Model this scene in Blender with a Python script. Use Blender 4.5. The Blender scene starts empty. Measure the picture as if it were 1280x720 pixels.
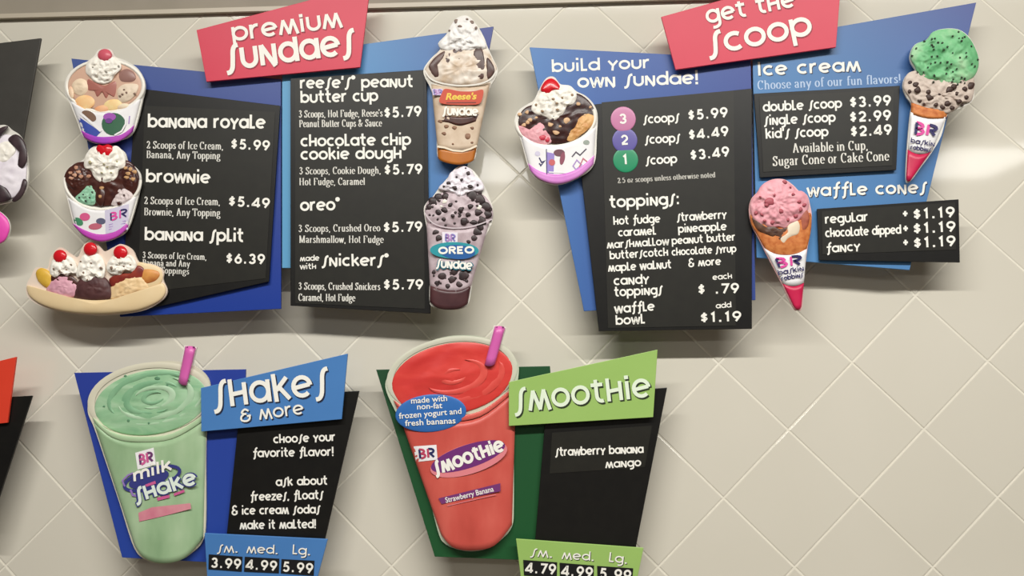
import bpy, math, random
from mathutils import Vector, noise
scene = bpy.context.scene
COL = scene.collection
random.seed(7)

# ------------------------------------------------------------------ camera, world, lights, exposure
CAM = Vector((-0.559, -2.6665, 1.615))
YAW, PITCH, ROLL, FPX = -0.0442, 0.1099, -0.0089, 1000.0
FW = Vector((math.sin(YAW)*math.cos(PITCH), math.cos(YAW)*math.cos(PITCH), math.sin(PITCH)))
_r = FW.cross(Vector((0, 0, 1))).normalized(); _u = _r.cross(FW)
RT = _r*math.cos(ROLL) + _u*math.sin(ROLL)
UP = _u*math.cos(ROLL) - _r*math.sin(ROLL)
cd = bpy.data.cameras.new('camera'); cam = bpy.data.objects.new('camera', cd); COL.objects.link(cam)
cd.sensor_width = 36.0; cd.lens = 36.0*FPX/1280.0
from mathutils import Matrix
m3 = Matrix((RT, UP, -FW)).transposed()
cam.matrix_world = Matrix.Translation(CAM) @ m3.to_4x4()
scene.camera = cam

scene.view_settings.view_transform = 'Standard'; scene.view_settings.look = 'None'
scene.view_settings.gamma = 1.0; scene.view_settings.use_curve_mapping = False
scene.view_settings.exposure = 0.0
w = bpy.data.worlds.new('world'); scene.world = w; w.use_nodes = True
w.node_tree.nodes['Background'].inputs[0].default_value = (1.0, 0.97, 0.92, 1)
w.node_tree.nodes['Background'].inputs[1].default_value = 0.03

def area(name, loc, sx, sy, power, color=(1, .98, .93), rot=(0, 0, 0)):
    l = bpy.data.lights.new(name, 'AREA'); l.shape = 'RECTANGLE'; l.size = sx; l.size_y = sy
    l.energy = power; l.color = color
    o = bpy.data.objects.new(name, l); COL.objects.link(o); o.location = loc; o.rotation_euler = rot
    return o
CEIL = 4.5
area('fluorescent_row', (0.0, -3.1, CEIL-.02), 6.4, 0.15, 408, rot=(0, 0, 0))
for X in (-4.2, -1.05, 2.1, 5.25):                       # a row of ceiling troffers out in the room
    area('troffer', (X, -8.3, CEIL-.02), 1.3, 1.55, 52)

# ------------------------------------------------------------------ measuring: a photo position (1280x720) onto a plane standing d metres off the wall
def W(px, py, d=0.0):
    v = FW + RT*((px-640)/FPX) - UP*((py-360)/FPX)
    t = (-d - CAM.y)/v.y
    return CAM + v*t
PX = 0.00267                                              # one photo pixel on the wall, metres

# ------------------------------------------------------------------ materials
def lin(c): 
    c /= 255.0
    return c/12.92 if c <= .04045 else ((c+.055)/1.055)**2.4
def C(r, g, b, k=1.0): return (min(lin(r)*k, .95), min(lin(g)*k, .95), min(lin(b)*k, .95), 1)
MATS = {}
def mat(name, rgb, rough=.5, spec=.4, k=1.0):
    if name in MATS: return MATS[name]
    m = bpy.data.materials.new(name); m.use_nodes = True
    b = m.node_tree.nodes['Principled BSDF']
    b.inputs['Base Color'].default_value = C(*rgb, k)
    b.inputs['Roughness'].default_value = rough; b.inputs['Specular IOR Level'].default_value = spec
    MATS[name] = m; return m
def noisy(name, stops, scale, rough=.5, spec=.4, detail=3, kind='noise', stretch=(1, 1, 1), bump=0, dist=0):
    """a procedural colour mix: noise or cells in object space through a ramp"""
    m = mat(name, (128, 128, 128), rough, spec); nt = m.node_tree; N = nt.nodes
    if len(N) > 2: return m
    tc = N.new('ShaderNodeTexCoord'); mp = N.new('ShaderNodeMapping'); mp.inputs['Scale'].default_value = stretch
    nt.links.new(tc.outputs['Object'], mp.inputs[0])
    if kind == 'noise':
        t = N.new('ShaderNodeTexNoise'); t.inputs['Scale'].default_value = scale; t.inputs['Detail'].default_value = detail
        t.inputs['Distortion'].default_value = dist; out = t.outputs[0]
    else:
        t = N.new('ShaderNodeTexVoronoi'); t.inputs['Scale'].default_value = scale; out = t.outputs['Distance']
    nt.links.new(mp.outputs[0], t.inputs['Vector'])
    r = N.new('ShaderNodeValToRGB'); e = r.color_ramp.elements
    while len(e) < len(stops): e.new(.5)
    for i, (p, c) in enumerate(stops): e[i].position = p; e[i].color = C(*c)
    nt.links.new(out, r.inputs[0]); nt.links.new(r.outputs[0], N['Principled BSDF'].inputs['Base Color'])
    if bump:
        bp = N.new('ShaderNodeBump'); bp.inputs['Strength'].default_value = bump; bp.inputs['Distance'].default_value = .004
        nt.links.new(out, bp.inputs['Height']); nt.links.new(bp.outputs[0], N['Principled BSDF'].inputs['Normal'])
    return m
def graded(name, ax, stops, rough=.4, spec=.35):
    """printed colour blend across a board: ax = (px0,py0,px1,py1) the two ends of the blend"""
    m = mat(name, (128, 128, 128), rough, spec); nt = m.node_tree; N = nt.nodes
    a = W(ax[0], ax[1]); b = W(ax[2], ax[3]); d = b-a; L2 = d.length_squared
    g = N.new('ShaderNodeNewGeometry')
    s = N.new('ShaderNodeVectorMath'); s.operation = 'SUBTRACT'; s.inputs[1].default_value = a
    q = N.new('ShaderNodeVectorMath'); q.operation = 'DOT_PRODUCT'; q.inputs[1].default_value = d/L2
    nt.links.new(g.outputs['Position'], s.inputs[0]); nt.links.new(s.outputs[0], q.inputs[0])
    r = N.new('ShaderNodeValToRGB'); e = r.color_ramp.elements
    while len(e) < len(stops): e.new(.5)
    for i, (p, c) in enumerate(stops): e[i].position = p; e[i].color = C(*c)
    nt.links.new(q.outputs['Value'], r.inputs[0]); nt.links.new(r.outputs[0], N['Principled BSDF'].inputs['Base Color'])
    return m

WHITE = mat('lettering_white', (242, 240, 232), .55, .3)
FOAM = mat('foam_board_white', (225, 222, 214), .6, .3)

# ------------------------------------------------------------------ mesh builder in measured space
SURF = []                                                 # what has been laid on the current cutout, so that bits can lie on top of it
class MB:
    def __init__(s): s.lay = None; s.v = []; s.f = []; s.mi = []; s.mats = []; s.sm = []
    def m(s, mt):
        if mt not in s.mats: s.mats.append(mt)
        return s.mats.index(mt)
    def add(s, pts, faces, mt, smooth=False):
        o = len(s.v); s.v += [W(*p) for p in pts]; i = s.m(mt)
        for f in faces: s.f.append([o+k for k in f]); s.mi.append(i); s.sm.append(smooth)
    def addw(s, pts, faces, mt, smooth=False):
        o = len(s.v); s.v += [Vector(p) for p in pts]; i = s.m(mt)
        for f in faces: s.f.append([o+k for k in f]); s.mi.append(i); s.sm.append(smooth)
    def build(s, name, parent=None, label=None):
        me = bpy.data.meshes.new(name); org = Vector((0, 0, 0)); q_ = parent
        while q_: org = org + q_.location; q_ = q_.parent
        me.from_pydata([tuple(p-org) for p in s.v], [], s.f)
        for mt in s.mats: me.materials.append(mt)
        me.polygons.foreach_set('material_index', s.mi); me.polygons.foreach_set('use_smooth', s.sm)
        me.update()
        o = bpy.data.objects.new(name, me); COL.objects.link(o)
        if parent: o.parent = parent
        if label: o['label'] = label
        return o
    # --- solid board from an outline
    def prism(s, poly, d, t, mt):
        P = [W(x, y, d) for x, y in poly]; n = len(P)
        ar = sum(P[i].x*P[(i+1) % n].z - P[(i+1) % n].x*P[i].z for i in range(n))
        if ar < 0: P.reverse()
        B = [p+Vector((0, t, 0)) for p in P]
        s.addw(P+B, [list(range(n)), list(range(2*n-1, n-1, -1))] + [[i, n+i, n+(i+1) % n, (i+1) % n] for i in range(n)], mt)
    # --- raised lump over an outline
    def blob(s, out, d, h, mt, c=None, rings=6, amp=0, fr=.15, lobes=0, lobe=.0, pw=2.0, seed=0, skirt=None, soften=False, reg=True):
        n = len(out)
        if amp and reg: soften = True; rings = max(rings, 16)
        if c is None: c = (sum(p[0] for p in out)/n, sum(p[1] for p in out)/n)
        rad = [math.hypot(x-c[0], y-c[1]) for x, y in out]; soft = rad[:]; wn = max(1, n//14)
        for _ in range(3 if soften else 0): soft = [sum(soft[(i+j) % n] for j in range(-wn, wn+1))/(2*wn+1) for i in range(n)]
        pts = []; faces = []
        base = d if skirt is None else skirt
        for k in range(rings+1):
            q = math.sin((k/rings)*math.pi/2)**(.75 if rings < 14 else 1) if rings < 14 else 1-(1-k/rings)**1.5
            for i, (x, y) in enumerate(out):
                g_ = q*((soft[i]/rad[i] if rad[i] > 1e-6 else 1)*(1-q**3)+q**3); X = c[0]+(x-c[0])*g_; Y = c[1]+(y-c[1])*g_
                z = max(0, 1-q**pw)**.5
                hh = h*z
                if lobes: hh += h*lobe*math.cos(lobes*2*math.pi*i/n+5*q)*z*q
                if amp: hh += amp*(noise.noise(Vector((X*fr+seed, Y*fr, seed*1.7)))+.45*noise.noise(Vector((X*fr*2.6, Y*fr*2.6+seed, seed*.7))))*min(1, 4*(1-q)+.12)
                pts.append((X, Y, d+hh*PX))
                if k == 0: break
        # ring index: centre 0, ring k at 1+(k-1)*n
        for i in range(n): faces.append([0, 1+i, 1+(i+1) % n])
        for k in range(1, rings):
            a = 1+(k-1)*n; b = a+n
            for i in range(n): faces.append([a+i, b+i, b+(i+1) % n, a+(i+1) % n])
        a = 1+(rings-1)*n; b = len(pts)
        for x, y in out: pts.append((x, y, base-.0005))
        for i in range(n): faces.append([a+i, b+i, b+(i+1) % n, a+(i+1) % n])
        ar = sum(out[i][0]*out[(i+1) % n][1]-out[(i+1) % n][0]*out[i][1] for i in range(n))
        if ar > 0: faces = [f[::-1] for f in faces]
        if reg: SURF.extend(pts[:b])
        s.add(pts, faces, mt, True)
    # --- curved sheet between an upper and a lower line
    def loft(s, A, B, d, h, mt, rows=10, amp=0, fr=.1, seed=0, skirt=None, edge=.0):
        n = len(A); pts = []; faces = []
        base = d if skirt is None else skirt
        for j in range(rows+1):
            v = j/rows
            for i in range(n):
                u = i/(n-1); x = A[i][0]*(1-v)+B[i][0]*v; y = A[i][1]*(1-v)+B[i][1]*v
                z = h*math.sqrt(max(0, 1-(2*u-1)**2))
                if edge: z += edge*math.sin(math.pi*v)
                if amp: z += amp*noise.noise(Vector((x*fr+seed, y*fr, seed)))
                pts.append((x, y, d+z*PX))
        for j in range(rows):
            for i in range(n-1): a = j*n+i; faces.append([a, a+n, a+n+1, a+1])
        ring = list(range(n)) + [j*n+n-1 for j in range(1, rows+1)] + [rows*n+i for i in range(n-2, -1, -1)] + [j*n for j in range(rows-1, 0, -1)]
        b = len(pts)
        for k in ring: pts.append((pts[k][0], pts[k][1], base-.0005))
        SURF.extend(pts[:b]); L = len(ring)
        for k in range(L): faces.append([ring[k], ring[(k+1) % L], b+(k+1) % L, b+k])
        s.add(pts, faces, mt, True)
    # --- depth of a printed mark that follows the surface already laid under it
    def on(s, x, y, d):
        if s.lay is None: return d
        best = sorted(((q[0]-x)**2+(q[1]-y)**2, q[2]) for q in SURF)[:4]
        ws = [1/(b[0]+.05) for b in best]
        return sum(k*b[1] for k, b in zip(ws, best))/sum(ws)+.0009+max(0, d-s.lay)
    # --- stroke with a given pen, in measured pixels
    def ribbon(s, pts, w, d, mt, nib=None, th=0):
        P = [Vector(p) for p in pts]; n = len(P)
        Q = [P[0]]
        for p in P[1:]:
            if (p-Q[-1]).length > 1e-4: Q.append(p)
        P = Q; n = len(P)
        if n < 2: return
        closed = (P[0]-P[-1]).length < 1e-3 and n > 3
        if closed: P = P[:-1]; n -= 1
        Lr = []; segs = n if closed else n-1
        dirs = [(P[(i+1) % n]-P[i]).normalized() for i in range(segs)]
        for i in range(n):
            if closed: a, b = dirs[i-1], dirs[i % n]
            else: a = dirs[max(i-1, 0)]; b = dirs[min(i, segs-1)]
            t = (a+b)
            t = t.normalized() if t.length > .15 else b
            nn = Vector((-t.y, t.x)); cs = max(.45, abs(t.dot(b)))
            ww = w if nib is None else nib(t)
            hw = ww/2/cs
            Lr.append((P[i]+nn*hw, P[i]-nn*hw))
        pts2 = []; faces = []
        for l, r in Lr: pts2 += [(l.x, l.y, s.on(l.x, l.y, d)), (r.x, r.y, s.on(r.x, r.y, d))]
        for i in range(segs):
            j = (i+1) % n; faces.append([2*i, 2*i+1, 2*j+1, 2*j])
        # face the room
        s.add(pts2, faces, mt)
    def disc(s, x, y, rx, ry, d, mt, n=20, rot=0):
        cr, sr = math.cos(rot), math.sin(rot)
        s.quad([(x+rx*math.cos(2*math.pi*i/n)*cr-ry*math.sin(2*math.pi*i/n)*sr, y+rx*math.cos(2*math.pi*i/n)*sr+ry*math.sin(2*math.pi*i/n)*cr) for i in range(n)], d, mt)
    def quad(s, poly, d, mt):
        n = len(poly); ar = sum(poly[i][0]*poly[(i+1) % n][1]-poly[(i+1) % n][0]*poly[i][1] for i in range(n))
        if ar > 0: poly = poly[::-1]
        if s.lay is None: s.add([(x, y, d) for x, y in poly], [list(range(n))], mt); return
        fine = []
        for i in range(n):
            a, b = poly[i], poly[(i+1) % n]; k = max(1, int(math.hypot(b[0]-a[0], b[1]-a[1])/3))
            fine += [(a[0]+(b[0]-a[0])*t/k, a[1]+(b[1]-a[1])*t/k) for t in range(k)]
        c = (sum(p[0] for p in fine)/len(fine), sum(p[1] for p in fine)/len(fine)); n = len(fine); P = [(c[0], c[1], s.on(*c, d))]; F = []
        for k in (1, 2, 3): P += [(c[0]+(x-c[0])*k/3, c[1]+(y-c[1])*k/3, s.on(c[0]+(x-c[0])*k/3, c[1]+(y-c[1])*k/3, d)) for x, y in fine]
        F += [[0, 1+i, 1+(i+1) % n] for i in range(n)]
        for k in (0, 1): F += [[1+k*n+i, 1+(k+1)*n+i, 1+(k+1)*n+(i+1) % n, 1+k*n+(i+1) % n] for i in range(n)]
        s.add(P, F, mt, True)

def spline(pts, n=5, closed=True):
    out = []; L = len(pts); rng = range(L) if closed else range(L-1)
    for i in rng:
        if closed: p = [pts[(i+k-1) % L] for k in range(4)]
        else: p = [pts[max(i-1, 0)], pts[i], pts[i+1], pts[min(i+2, L-1)]]
        for k in range(n):
            t = k/n
            out.append(tuple(.5*((2*p[1][a])+(-p[0][a]+p[2][a])*t+(2*p[0][a]-5*p[1][a]+4*p[2][a]-p[3][a])*t*t+(-p[0][a]+3*p[1][a]-3*p[2][a]+p[3][a])*t**3) for a in (0, 1)))
    if not closed: out.append(tuple(pts[-1]))
    return out
def ell(cx, cy, rx, ry, rot=0, n=28, a0=0, a1=360):
    c, s_ = math.cos(math.radians(rot)), math.sin(math.radians(rot)); full = abs(a1-a0) >= 360
    r = []
    for i in range(n if full else n+1):
        t = math.radians(a0+(a1-a0)*i/n); x = rx*math.cos(t); y = ry*math.sin(t)
        r.append((cx+x*c-y*s_, cy+x*s_+y*c))
    return r
def grow(poly, e):
    c = (sum(p[0] for p in poly)/len(poly), sum(p[1] for p in poly)/len(poly)); n = len(poly); out = []
    ar = sum(poly[i][0]*poly[(i+1) % n][1]-poly[(i+1) % n][0]*poly[i][1] for i in range(n)); sg = 1 if ar > 0 else -1
    for i in range(n):
        a = Vector(poly[i-1]); b = Vector(poly[(i+1) % n]); t = (b-a)
        if t.length < 1e-6: out.append(poly[i]); continue
        t.normalize(); out.append((poly[i][0]+t.y*e*sg, poly[i][1]-t.x*e*sg))
    return out

# ------------------------------------------------------------------ pen-drawn alphabets (x-height 1)
def arc(cx, cy, rx, ry, a0, a1, n=16):
    return [(cx+rx*math.cos(math.radians(a0+(a1-a0)*i/n)), cy+ry*math.sin(math.radians(a0+(a1-a0)*i/n))) for i in range(n+1)]
def cat(*p): return spline(list(p), 6, False)
def DOT(x, y, r=.06): return [(x-r, y), (x+r, y)]
def fun_font(A):
    """rounded one-case display alphabet with a long s, zigzag m and n"""
    o = arc(.5, .5, .41, .41, 0, 360, 22)
    F = {
     'o': (1.0, [o]), 'a': (1.02, [o, [(.92, 1.0), (.92, 0)]]),
     'b': (1.0, [o, [(.1, A), (.1, 0)]]), 'd': (1.02, [o, [(.92, A), (.92, 0)]]),
     'p': (1.0, [o, [(.1, 1.0), (.1, -.42)]]), 'q': (1.0, [o, [(.92, 1), (.92, -.42)]]),
     'g': (1.02, [o, [(.92, 1.0), (.92, -.05)]+arc(.52, -.05, .4, .33, 0, -110, 8)]),
     'c': (.88, [arc(.5, .5, .41, .41, 52, 308)]),
     'e': (1.0, [[(.12, .46), (.88, .56)], arc(.5, .5, .41, .41, 4, 312, 20)]),
     's': (.72, [cat((.74, 1.16), (.58, 1.12), (.46, .92), (.4, .5), (.33, .08), (.2, -.12), (.02, -.16))]),
     'f': (.72, [cat((.78, A+.05), (.6, A), (.47, A-.22), (.42, .6), (.36, -.02), (.28, -.2), (.12, -.26)), [(.1, .84), (.74, .9)]]),
     'n': (.92, [[(.12, 0), (.12, 1.0)], [(.13, .98), (.77, -.1)], [(.78, 0), (.78, 1.0)]]),
     'm': (1.2, [[(.06, -.02), (.32, 1.0)], [(.3, 1.0), (.62, -.02)], [(.6, -.02), (.9, 1.0)], [(.88, 1.0), (1.14, -.08)]]),
     'u': (.92, [[(.11, 1.0), (.11, .42)]+arc(.46, .42, .35, .36, 180, 360, 12)+[(.81, 1.0)]]),
     'r': (.66, [[(.12, 1.0), (.12, 0)], [(.12, .55)]+arc(.48, .55, .34, .38, 150, 75, 6)]),
     'i': (.34, [[(.16, .95), (.16, 0)], DOT(.16, A-.05, .11)]),
     'l': (.62, [[(.13, A), (.13, .09), (.58, .09)]]),
     't': (.74, [[(.3, A), (.3, .35)]+arc(.56, .35, .26, .28, 180, 290, 8), [(.02, .93), (.66, .93)]]),
     'h': (.92, [[(.12, A), (.12, 0)], [(.78, 1.0), (.78, 0)], [(.12, .52), (.78, .58)]]),
     'k': (.86, [[(.12, A), (.16, -.05)], [(.74, 1.0), (.2, .46)], [(.34, .6), (.8, .02)]]),
     'w': (1.2, [[(.04, 1.0), (.3, .04), (.34, .04), (.6, .92), (.64, .92), (.88, .04), (.92, .04), (1.16, 1.0)]]),
     'y': (.86, [[(.04, 1.0), (.42, .45), (.82, 1.0)], [(.42, .45), (.36, -.12)]]),
     'v': (.86, [[(.04, 1.0), (.4, .04), (.44, .04), (.82, 1.0)]]),
     'x': (.8, [[(.04, 1), (.76, 0)], [(.76, 1), (.04, 0)]]),
     'z': (.8, [[(.06, .92), (.72, .92), (.72, .88), (.08, .12), (.08, .08), (.76, .08)]]),
     'I': (.34, [[(.16, A), (.16, 0)]]),
     '&': (1.0, [cat((.82, A-.2), (.5, A), (.2, A-.25), (.3, .8), (.6, .72)), cat((.4, .75), (.1, .5), (.12, .15), (.5, .02), (.82, .2), (.86, .55)), [(.62, .5), (.98, .56)]]),
     '!': (.36, [[(.16, A), (.16, .35)], DOT(.16, .06, .11)]), ':': (.4, [DOT(.2, .85, .11), DOT(.2, .12, .11)]),
     '.': (.42, [DOT(.18, .06, .11)]), ',': (.4, [[(.2, .12), (.1, -.18)]]), "'": (.3, [[(.16, A), (.12, .95)]]),
     '®': (.42, [arc(.2, A-.2, .13, .13, 0, 360, 10)]), ' ': (.55, []), '-': (.6, [[(.05, .5), (.5, .5)]]),
     '+': (.9, [[(.45, .8), (.45, .2)], [(.15, .5), (.75, .5)]]),
    }
    return F
def digit_font():
    z = arc(.5, .5, .4, .42, 0, 360, 20)
    return {
     '0': (1.0, [z]), '1': (.62, [[(.1, .78), (.32, .93), (.32, 0)]]),
     '2': (.9, [arc(.42, .65, .3, .28, 165, -25, 12)+[(.12, .1)], [(.1, .07), (.78, .07)]]),
     '3': (.9, [arc(.4, .7, .26, .23, 160, -90, 10), arc(.4, .27, .3, .22, 90, -160, 10)]),
     '4': (.98, [[(.66, 0), (.66, .9), (.6, .9), (.08, .26), (.08, .22), (.9, .22)]]),
     '5': (.9, [[(.7, .93), (.28, .93), (.22, .56)]+arc(.4, .32, .3, .27, 115, -150, 12)]),
     '6': (.95, [[(.6, .95), (.2, .45)], arc(.46, .31, .31, .27, 0, 360, 16)]),
     '7': (.9, [[(.08, .92), (.76, .92), (.3, 0)]]),
     '8': (.95, [arc(.45, .73, .24, .2, 0, 360, 14), arc(.45, .28, .32, .24, 0, 360, 16)]),
     '9': (.95, [arc(.46, .66, .32, .28, 0, 360, 18), [(.74, .52), (.36, 0)]]),
     '.': (.55, [DOT(.22, .08, .1)]), '$': (.9, [cat((.66, .72), (.4, .8), (.2, .64), (.42, .5), (.62, .36), (.4, .2), (.14, .28)), [(.42, 1.0), (.42, 0)]]),
     ' ': (.7, []), '+': (.9, [[(.45, .75), (.45, .2)], [(.18, .48), (.72, .48)]]),
    }
def serif_font():
    def st(x, y0, y1, lt=True, bt=True):
        r = [[(x, y1), (x, y0)]]
        if bt: r.append([(x-.17, y0+.03), (x+.17, y0+.03)])
        if lt: r.append([(x-.16, y1-.03), (x+.02, y1-.03)])
        return r
    H = 1.5
    arch = lambda x, wd: [cat((x, .62), (x+wd*.3, .92), (x+wd*.65, .97), (x+wd, .72)), ]+[[(x+wd, .74), (x+wd, 0)], [(x+wd-.15, .03), (x+wd+.15, .03)]]
    F = {
     'a': (.78, [cat((.12, .74), (.2, .95), (.42, .97), (.56, .74)), [(.56, .76), (.56, .1), (.7, .02)], arc(.34, .27, .22, .26, 0, 360, 14)]),
     'b': (.82, st(.18, 0, H, True, False)+[arc(.45, .48, .27, .48, 0, 360, 16)]),
     'c': (.7, [arc(.4, .5, .3, .49, 50, 315, 16)]),
     'd': (.84, st(.64, 0, H)+[arc(.38, .48, .27, .48, 0, 360, 16)]),
     'e': (.74, [[(.1, .54), (.66, .54)]+arc(.4, .5, .29, .49, 5, 318, 16)]),
     'f': (.55, [cat((.58, 1.4), (.48, 1.53), (.32, 1.45), (.26, 1.2)), [(.26, 1.22), (.26, 0)], [(.06, .96), (.5, .96)], [(.08, .03), (.46, .03)]]),
     'g': (.8, [arc(.37, .64, .25, .34, 0, 360, 14), arc(.4, -.22, .32, .24, 0, 360, 14), cat((.2, .36), (.14, .16), (.4, .04)), [(.55, .9), (.74, .98)]]),
     'h': (.9, st(.18, 0, H)+arch(.18, .5)), 'i': (.4, st(.2, 0, 1)+[DOT(.2, 1.36, .1)]),
     'k': (.88, st(.18, 0, H)+[[(.72, .97), (.2, .45)], [(.36, .6), (.74, .02)], [(.6, .03), (.86, .03)]]),
     'l': (.4, st(.2, 0, H)), 'm': (1.32, st(.18, 0, 1)+arch(.18, .46)+arch(.64, .46)),
     'n': (.9, st(.18, 0, 1)+arch(.18, .5)), 'o': (.8, [arc(.4, .5, .3, .49, 0, 360, 18)]),
     'p': (.84, st(.18, -.5, 1)+[arc(.46, .5, .27, .48, 0, 360, 16)]),
     'r': (.62, st(.18, 0, 1)+[cat((.18, .6), (.34, .93), (.52, .9))]),
     's': (.66, [cat((.56, .8), (.34, .98), (.14, .78), (.3, .56), (.5, .4), (.5, .12), (.28, .01), (.08, .2))]),
     't': (.52, [[(.24, 1.35), (.24, .2)], cat((.24, .22), (.34, .02), (.48, .12)), [(.04, .97), (.46, .97)]]),
     'u': (.88, [[(.18, 1), (.18, .28)], cat((.18, .3), (.3, .04), (.5, .06), (.66, .36))]+st(.66, 0, 1)+[[(.03, .97), (.2, .97)]]),
     'v': (.78, [[(.1, .97), (.4, .02)], [(.4, .02), (.68, .97)], [(0, .97), (.24, .97)], [(.56, .97), (.8, .97)]]),
     'w': (1.1, [[(.1, .97), (.34, .02)], [(.34, .02), (.54, .97)], [(.54, .97), (.78, .02)], [(.78, .02), (1.0, .97)], [(0, .97), (.24, .97)], [(.88, .97), (1.1, .97)]]),
     'y': (.8, [[(.1, .97), (.42, .02)], [(.7, .97), (.3, -.4), (.12, -.44)], [(0, .97), (.24, .97)], [(.58, .97), (.82, .97)]]),
     'z': (.7, [[(.1, .95), (.6, .95)], [(.6, .95), (.1, .05)], [(.1, .04), (.62, .04)]]),
     'A': (1.1, [[(.5, H), (.9, .02)], [(.5, H), (.16, .02)], [(.26, .5), (.76, .5)], [(.02, .03), (.3, .03)], [(.74, .03), (1.08, .03)]]),
     'B': (1.0, st(.22, 0, H)+[[(.22, H-.03), (.5, H-.03)]+arc(.5, 1.13, .27, .34, 90, -90, 8)+[(.22, .79)], [(.22, .79), (.5, .79)]+arc(.52, .41, .32, .38, 90, -90, 8)+[(.22, .03)]]),
     'C': (1.0, [arc(.52, .75, .4, .73, 48, 312, 18), [(.82, 1.48), (.82, 1.1)]]),
     'D': (1.1, st(.22, 0, H)+[[(.22, H-.03), (.45, H-.03)]+arc(.45, .75, .48, .72, 90, -90, 12)+[(.22, .03)]]),
     'F': (.92, st(.22, 0, H)+[[(.1, H-.03), (.82, H-.03)], [(.82, H-.03), (.82, 1.15)], [(.22, .8), (.6, .8)]]),
     'H': (1.2, st(.22, 0, H)+st(.92, 0, H)+[[(.22, .78), (.92, .78)], [(.2, H-.03), (.38, H-.03)], [(.9, H-.03), (1.08, H-.03)]]),
     'I': (.5, st(.24, 0, H)+[[(.2, H-.03), (.4, H-.03)]]),
     'M': (1.4, [[(.2, H), (.2, .02)], [(.2, H), (.66, .05)], [(.66, .05), (1.1, H)], [(1.12, H), (1.12, .02)], [(.04, .03), (.36, .03)], [(.94, .03), (1.3, .03)], [(.04, H-.03), (.26, H-.03)], [(1.1, H-.03), (1.3, H-.03)]]),
     'O': (1.1, [arc(.54, .75, .42, .73, 0, 360, 20)]),
     'P': (.96, st(.22, 0, H)+[[(.22, H-.03), (.5, H-.03)]+arc(.5, 1.07, .3, .4, 90, -90, 8)+[(.22, .67)]]),
     'R': (1.1, st(.22, 0, H)+[[(.22, H-.03), (.5, H-.03)]+arc(.5, 1.1, .28, .37, 90, -90, 8)+[(.22, .73)], [(.52, .73), (.86, .08), (1.02, .06)]]),
     'S': (.86, [cat((.7, 1.22), (.44, 1.48), (.16, 1.2), (.34, .86), (.62, .6), (.66, .22), (.38, .01), (.12, .3)), [(.7, 1.48), (.7, 1.1)], [(.12, .02), (.12, .4)]]),
     'T': (1.0, st(.5, 0, H, False)+[[(.06, H-.03), (.94, H-.03)], [(.06, H), (.06, 1.14)], [(.94, H), (.94, 1.14)]]),
     'U': (1.1, [[(.22, H), (.22, .5)], cat((.22, .5), (.36, .06), (.66, .06), (.84, .5)), [(.84, .5), (.84, H)], [(.06, H-.03), (.4, H-.03)], [(.7, H-.03), (1.0, H-.03)]]),
     '2': (.86, [cat((.14, 1.15), (.38, 1.47), (.66, 1.15), (.5, .65), (.12, .08)), [(.1, .06), (.72, .06), (.74, .35)]]),
     '3': (.86, [cat((.14, 1.25), (.4, 1.47), (.62, 1.18), (.36, .82)), cat((.36, .82), (.7, .5), (.4, .02), (.1, .3))]),
     '5': (.86, [[(.68, 1.44), (.2, 1.44)], [(.2, 1.44), (.18, .85)], cat((.18, .85), (.5, .92), (.68, .5), (.4, .02), (.1, .26))]),
     '&': (1.2, [cat((1.0, .8), (.7, .2), (.36, .02), (.12, .34), (.4, .8), (.6, 1.2), (.42, 1.47), (.26, 1.2), (.5, .6), (.98, .05))]),
     ',': (.4, [[(.2, .1), (.12, -.22)]]), '.': (.36, [DOT(.16, .08, .09)]), "'": (.3, [[(.14, H), (.1, 1.15)]]), ' ': (.42, []),
     '!': (.4, [[(.18, H), (.18, .4)], DOT(.18, .08, .09)]),
    }
    return F
FUN = fun_font(1.42); FUNH = fun_font(1.2); DIG = digit_font(); SER = serif_font()
PLAIN = {**FUNH, 'm': (1.3, [[(.1, 1.0), (.1, 0)], [(.1, .6)]+arc(.38, .62, .27, .33, 170, 0, 8)+[(.65, 0)], [(.65, .6)]+arc(.92, .62, .27, .33, 170, 0, 8)+[(1.19, 0)]]), 'l': (.34, [[(.16, 1.4), (.16, 0)]]), 'i': (.34, [[(.16, .95), (.16, 0)], DOT(.16, 1.32, .12)]), 'k': (.86, [[(.12, 1.4), (.12, 0)], [(.7, 1.0), (.18, .46)], [(.34, .6), (.78, .02)]])}
def text(mb, s, font, x0, y0, x1, y1, xh, d, mt=WHITE, sw=.25, nib=None, dx=0, dy=0, track=.08, lean=0.0, only=None):
    """draw s along the baseline (x0,y0)-(x1,y1); the width of the letters follows the measured length"""
    base = Vector((x1-x0, y1-y0)); L = base.length; u = base/L; v = Vector((u.y, -u.x))
    tr = track
    tot = sum(font[c][0]+tr for c in s)-tr-.06
    kx = L/tot
    pen = 0.0; word = 0; ns = 0
    for c in s:
        adv, strokes = font[c]
        if c == ' ': word += 1
        if only is not None and word != only: strokes = []
        for st in strokes:
            P = []; ns += 1; dd = d+.00006*(ns % 12)
            for gx, gy in st:
                q = Vector((x0, y0)) + u*((pen+gx+lean*gy)*kx) + v*(gy*xh)
                P.append((q.x+dx, q.y+dy))
            if nib:
                wv, wh = nib
                def nb(t, wv=wv, wh=wh):
                    a = t.dot(u); b = t.dot(v)
                    return math.sqrt((wv*b)**2+(wh*a)**2)*xh
                mb.ribbon(P, 0, dd, mt, nb)
            else: mb.ribbon(P, sw*xh, dd, mt)
        pen += adv+tr

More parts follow.
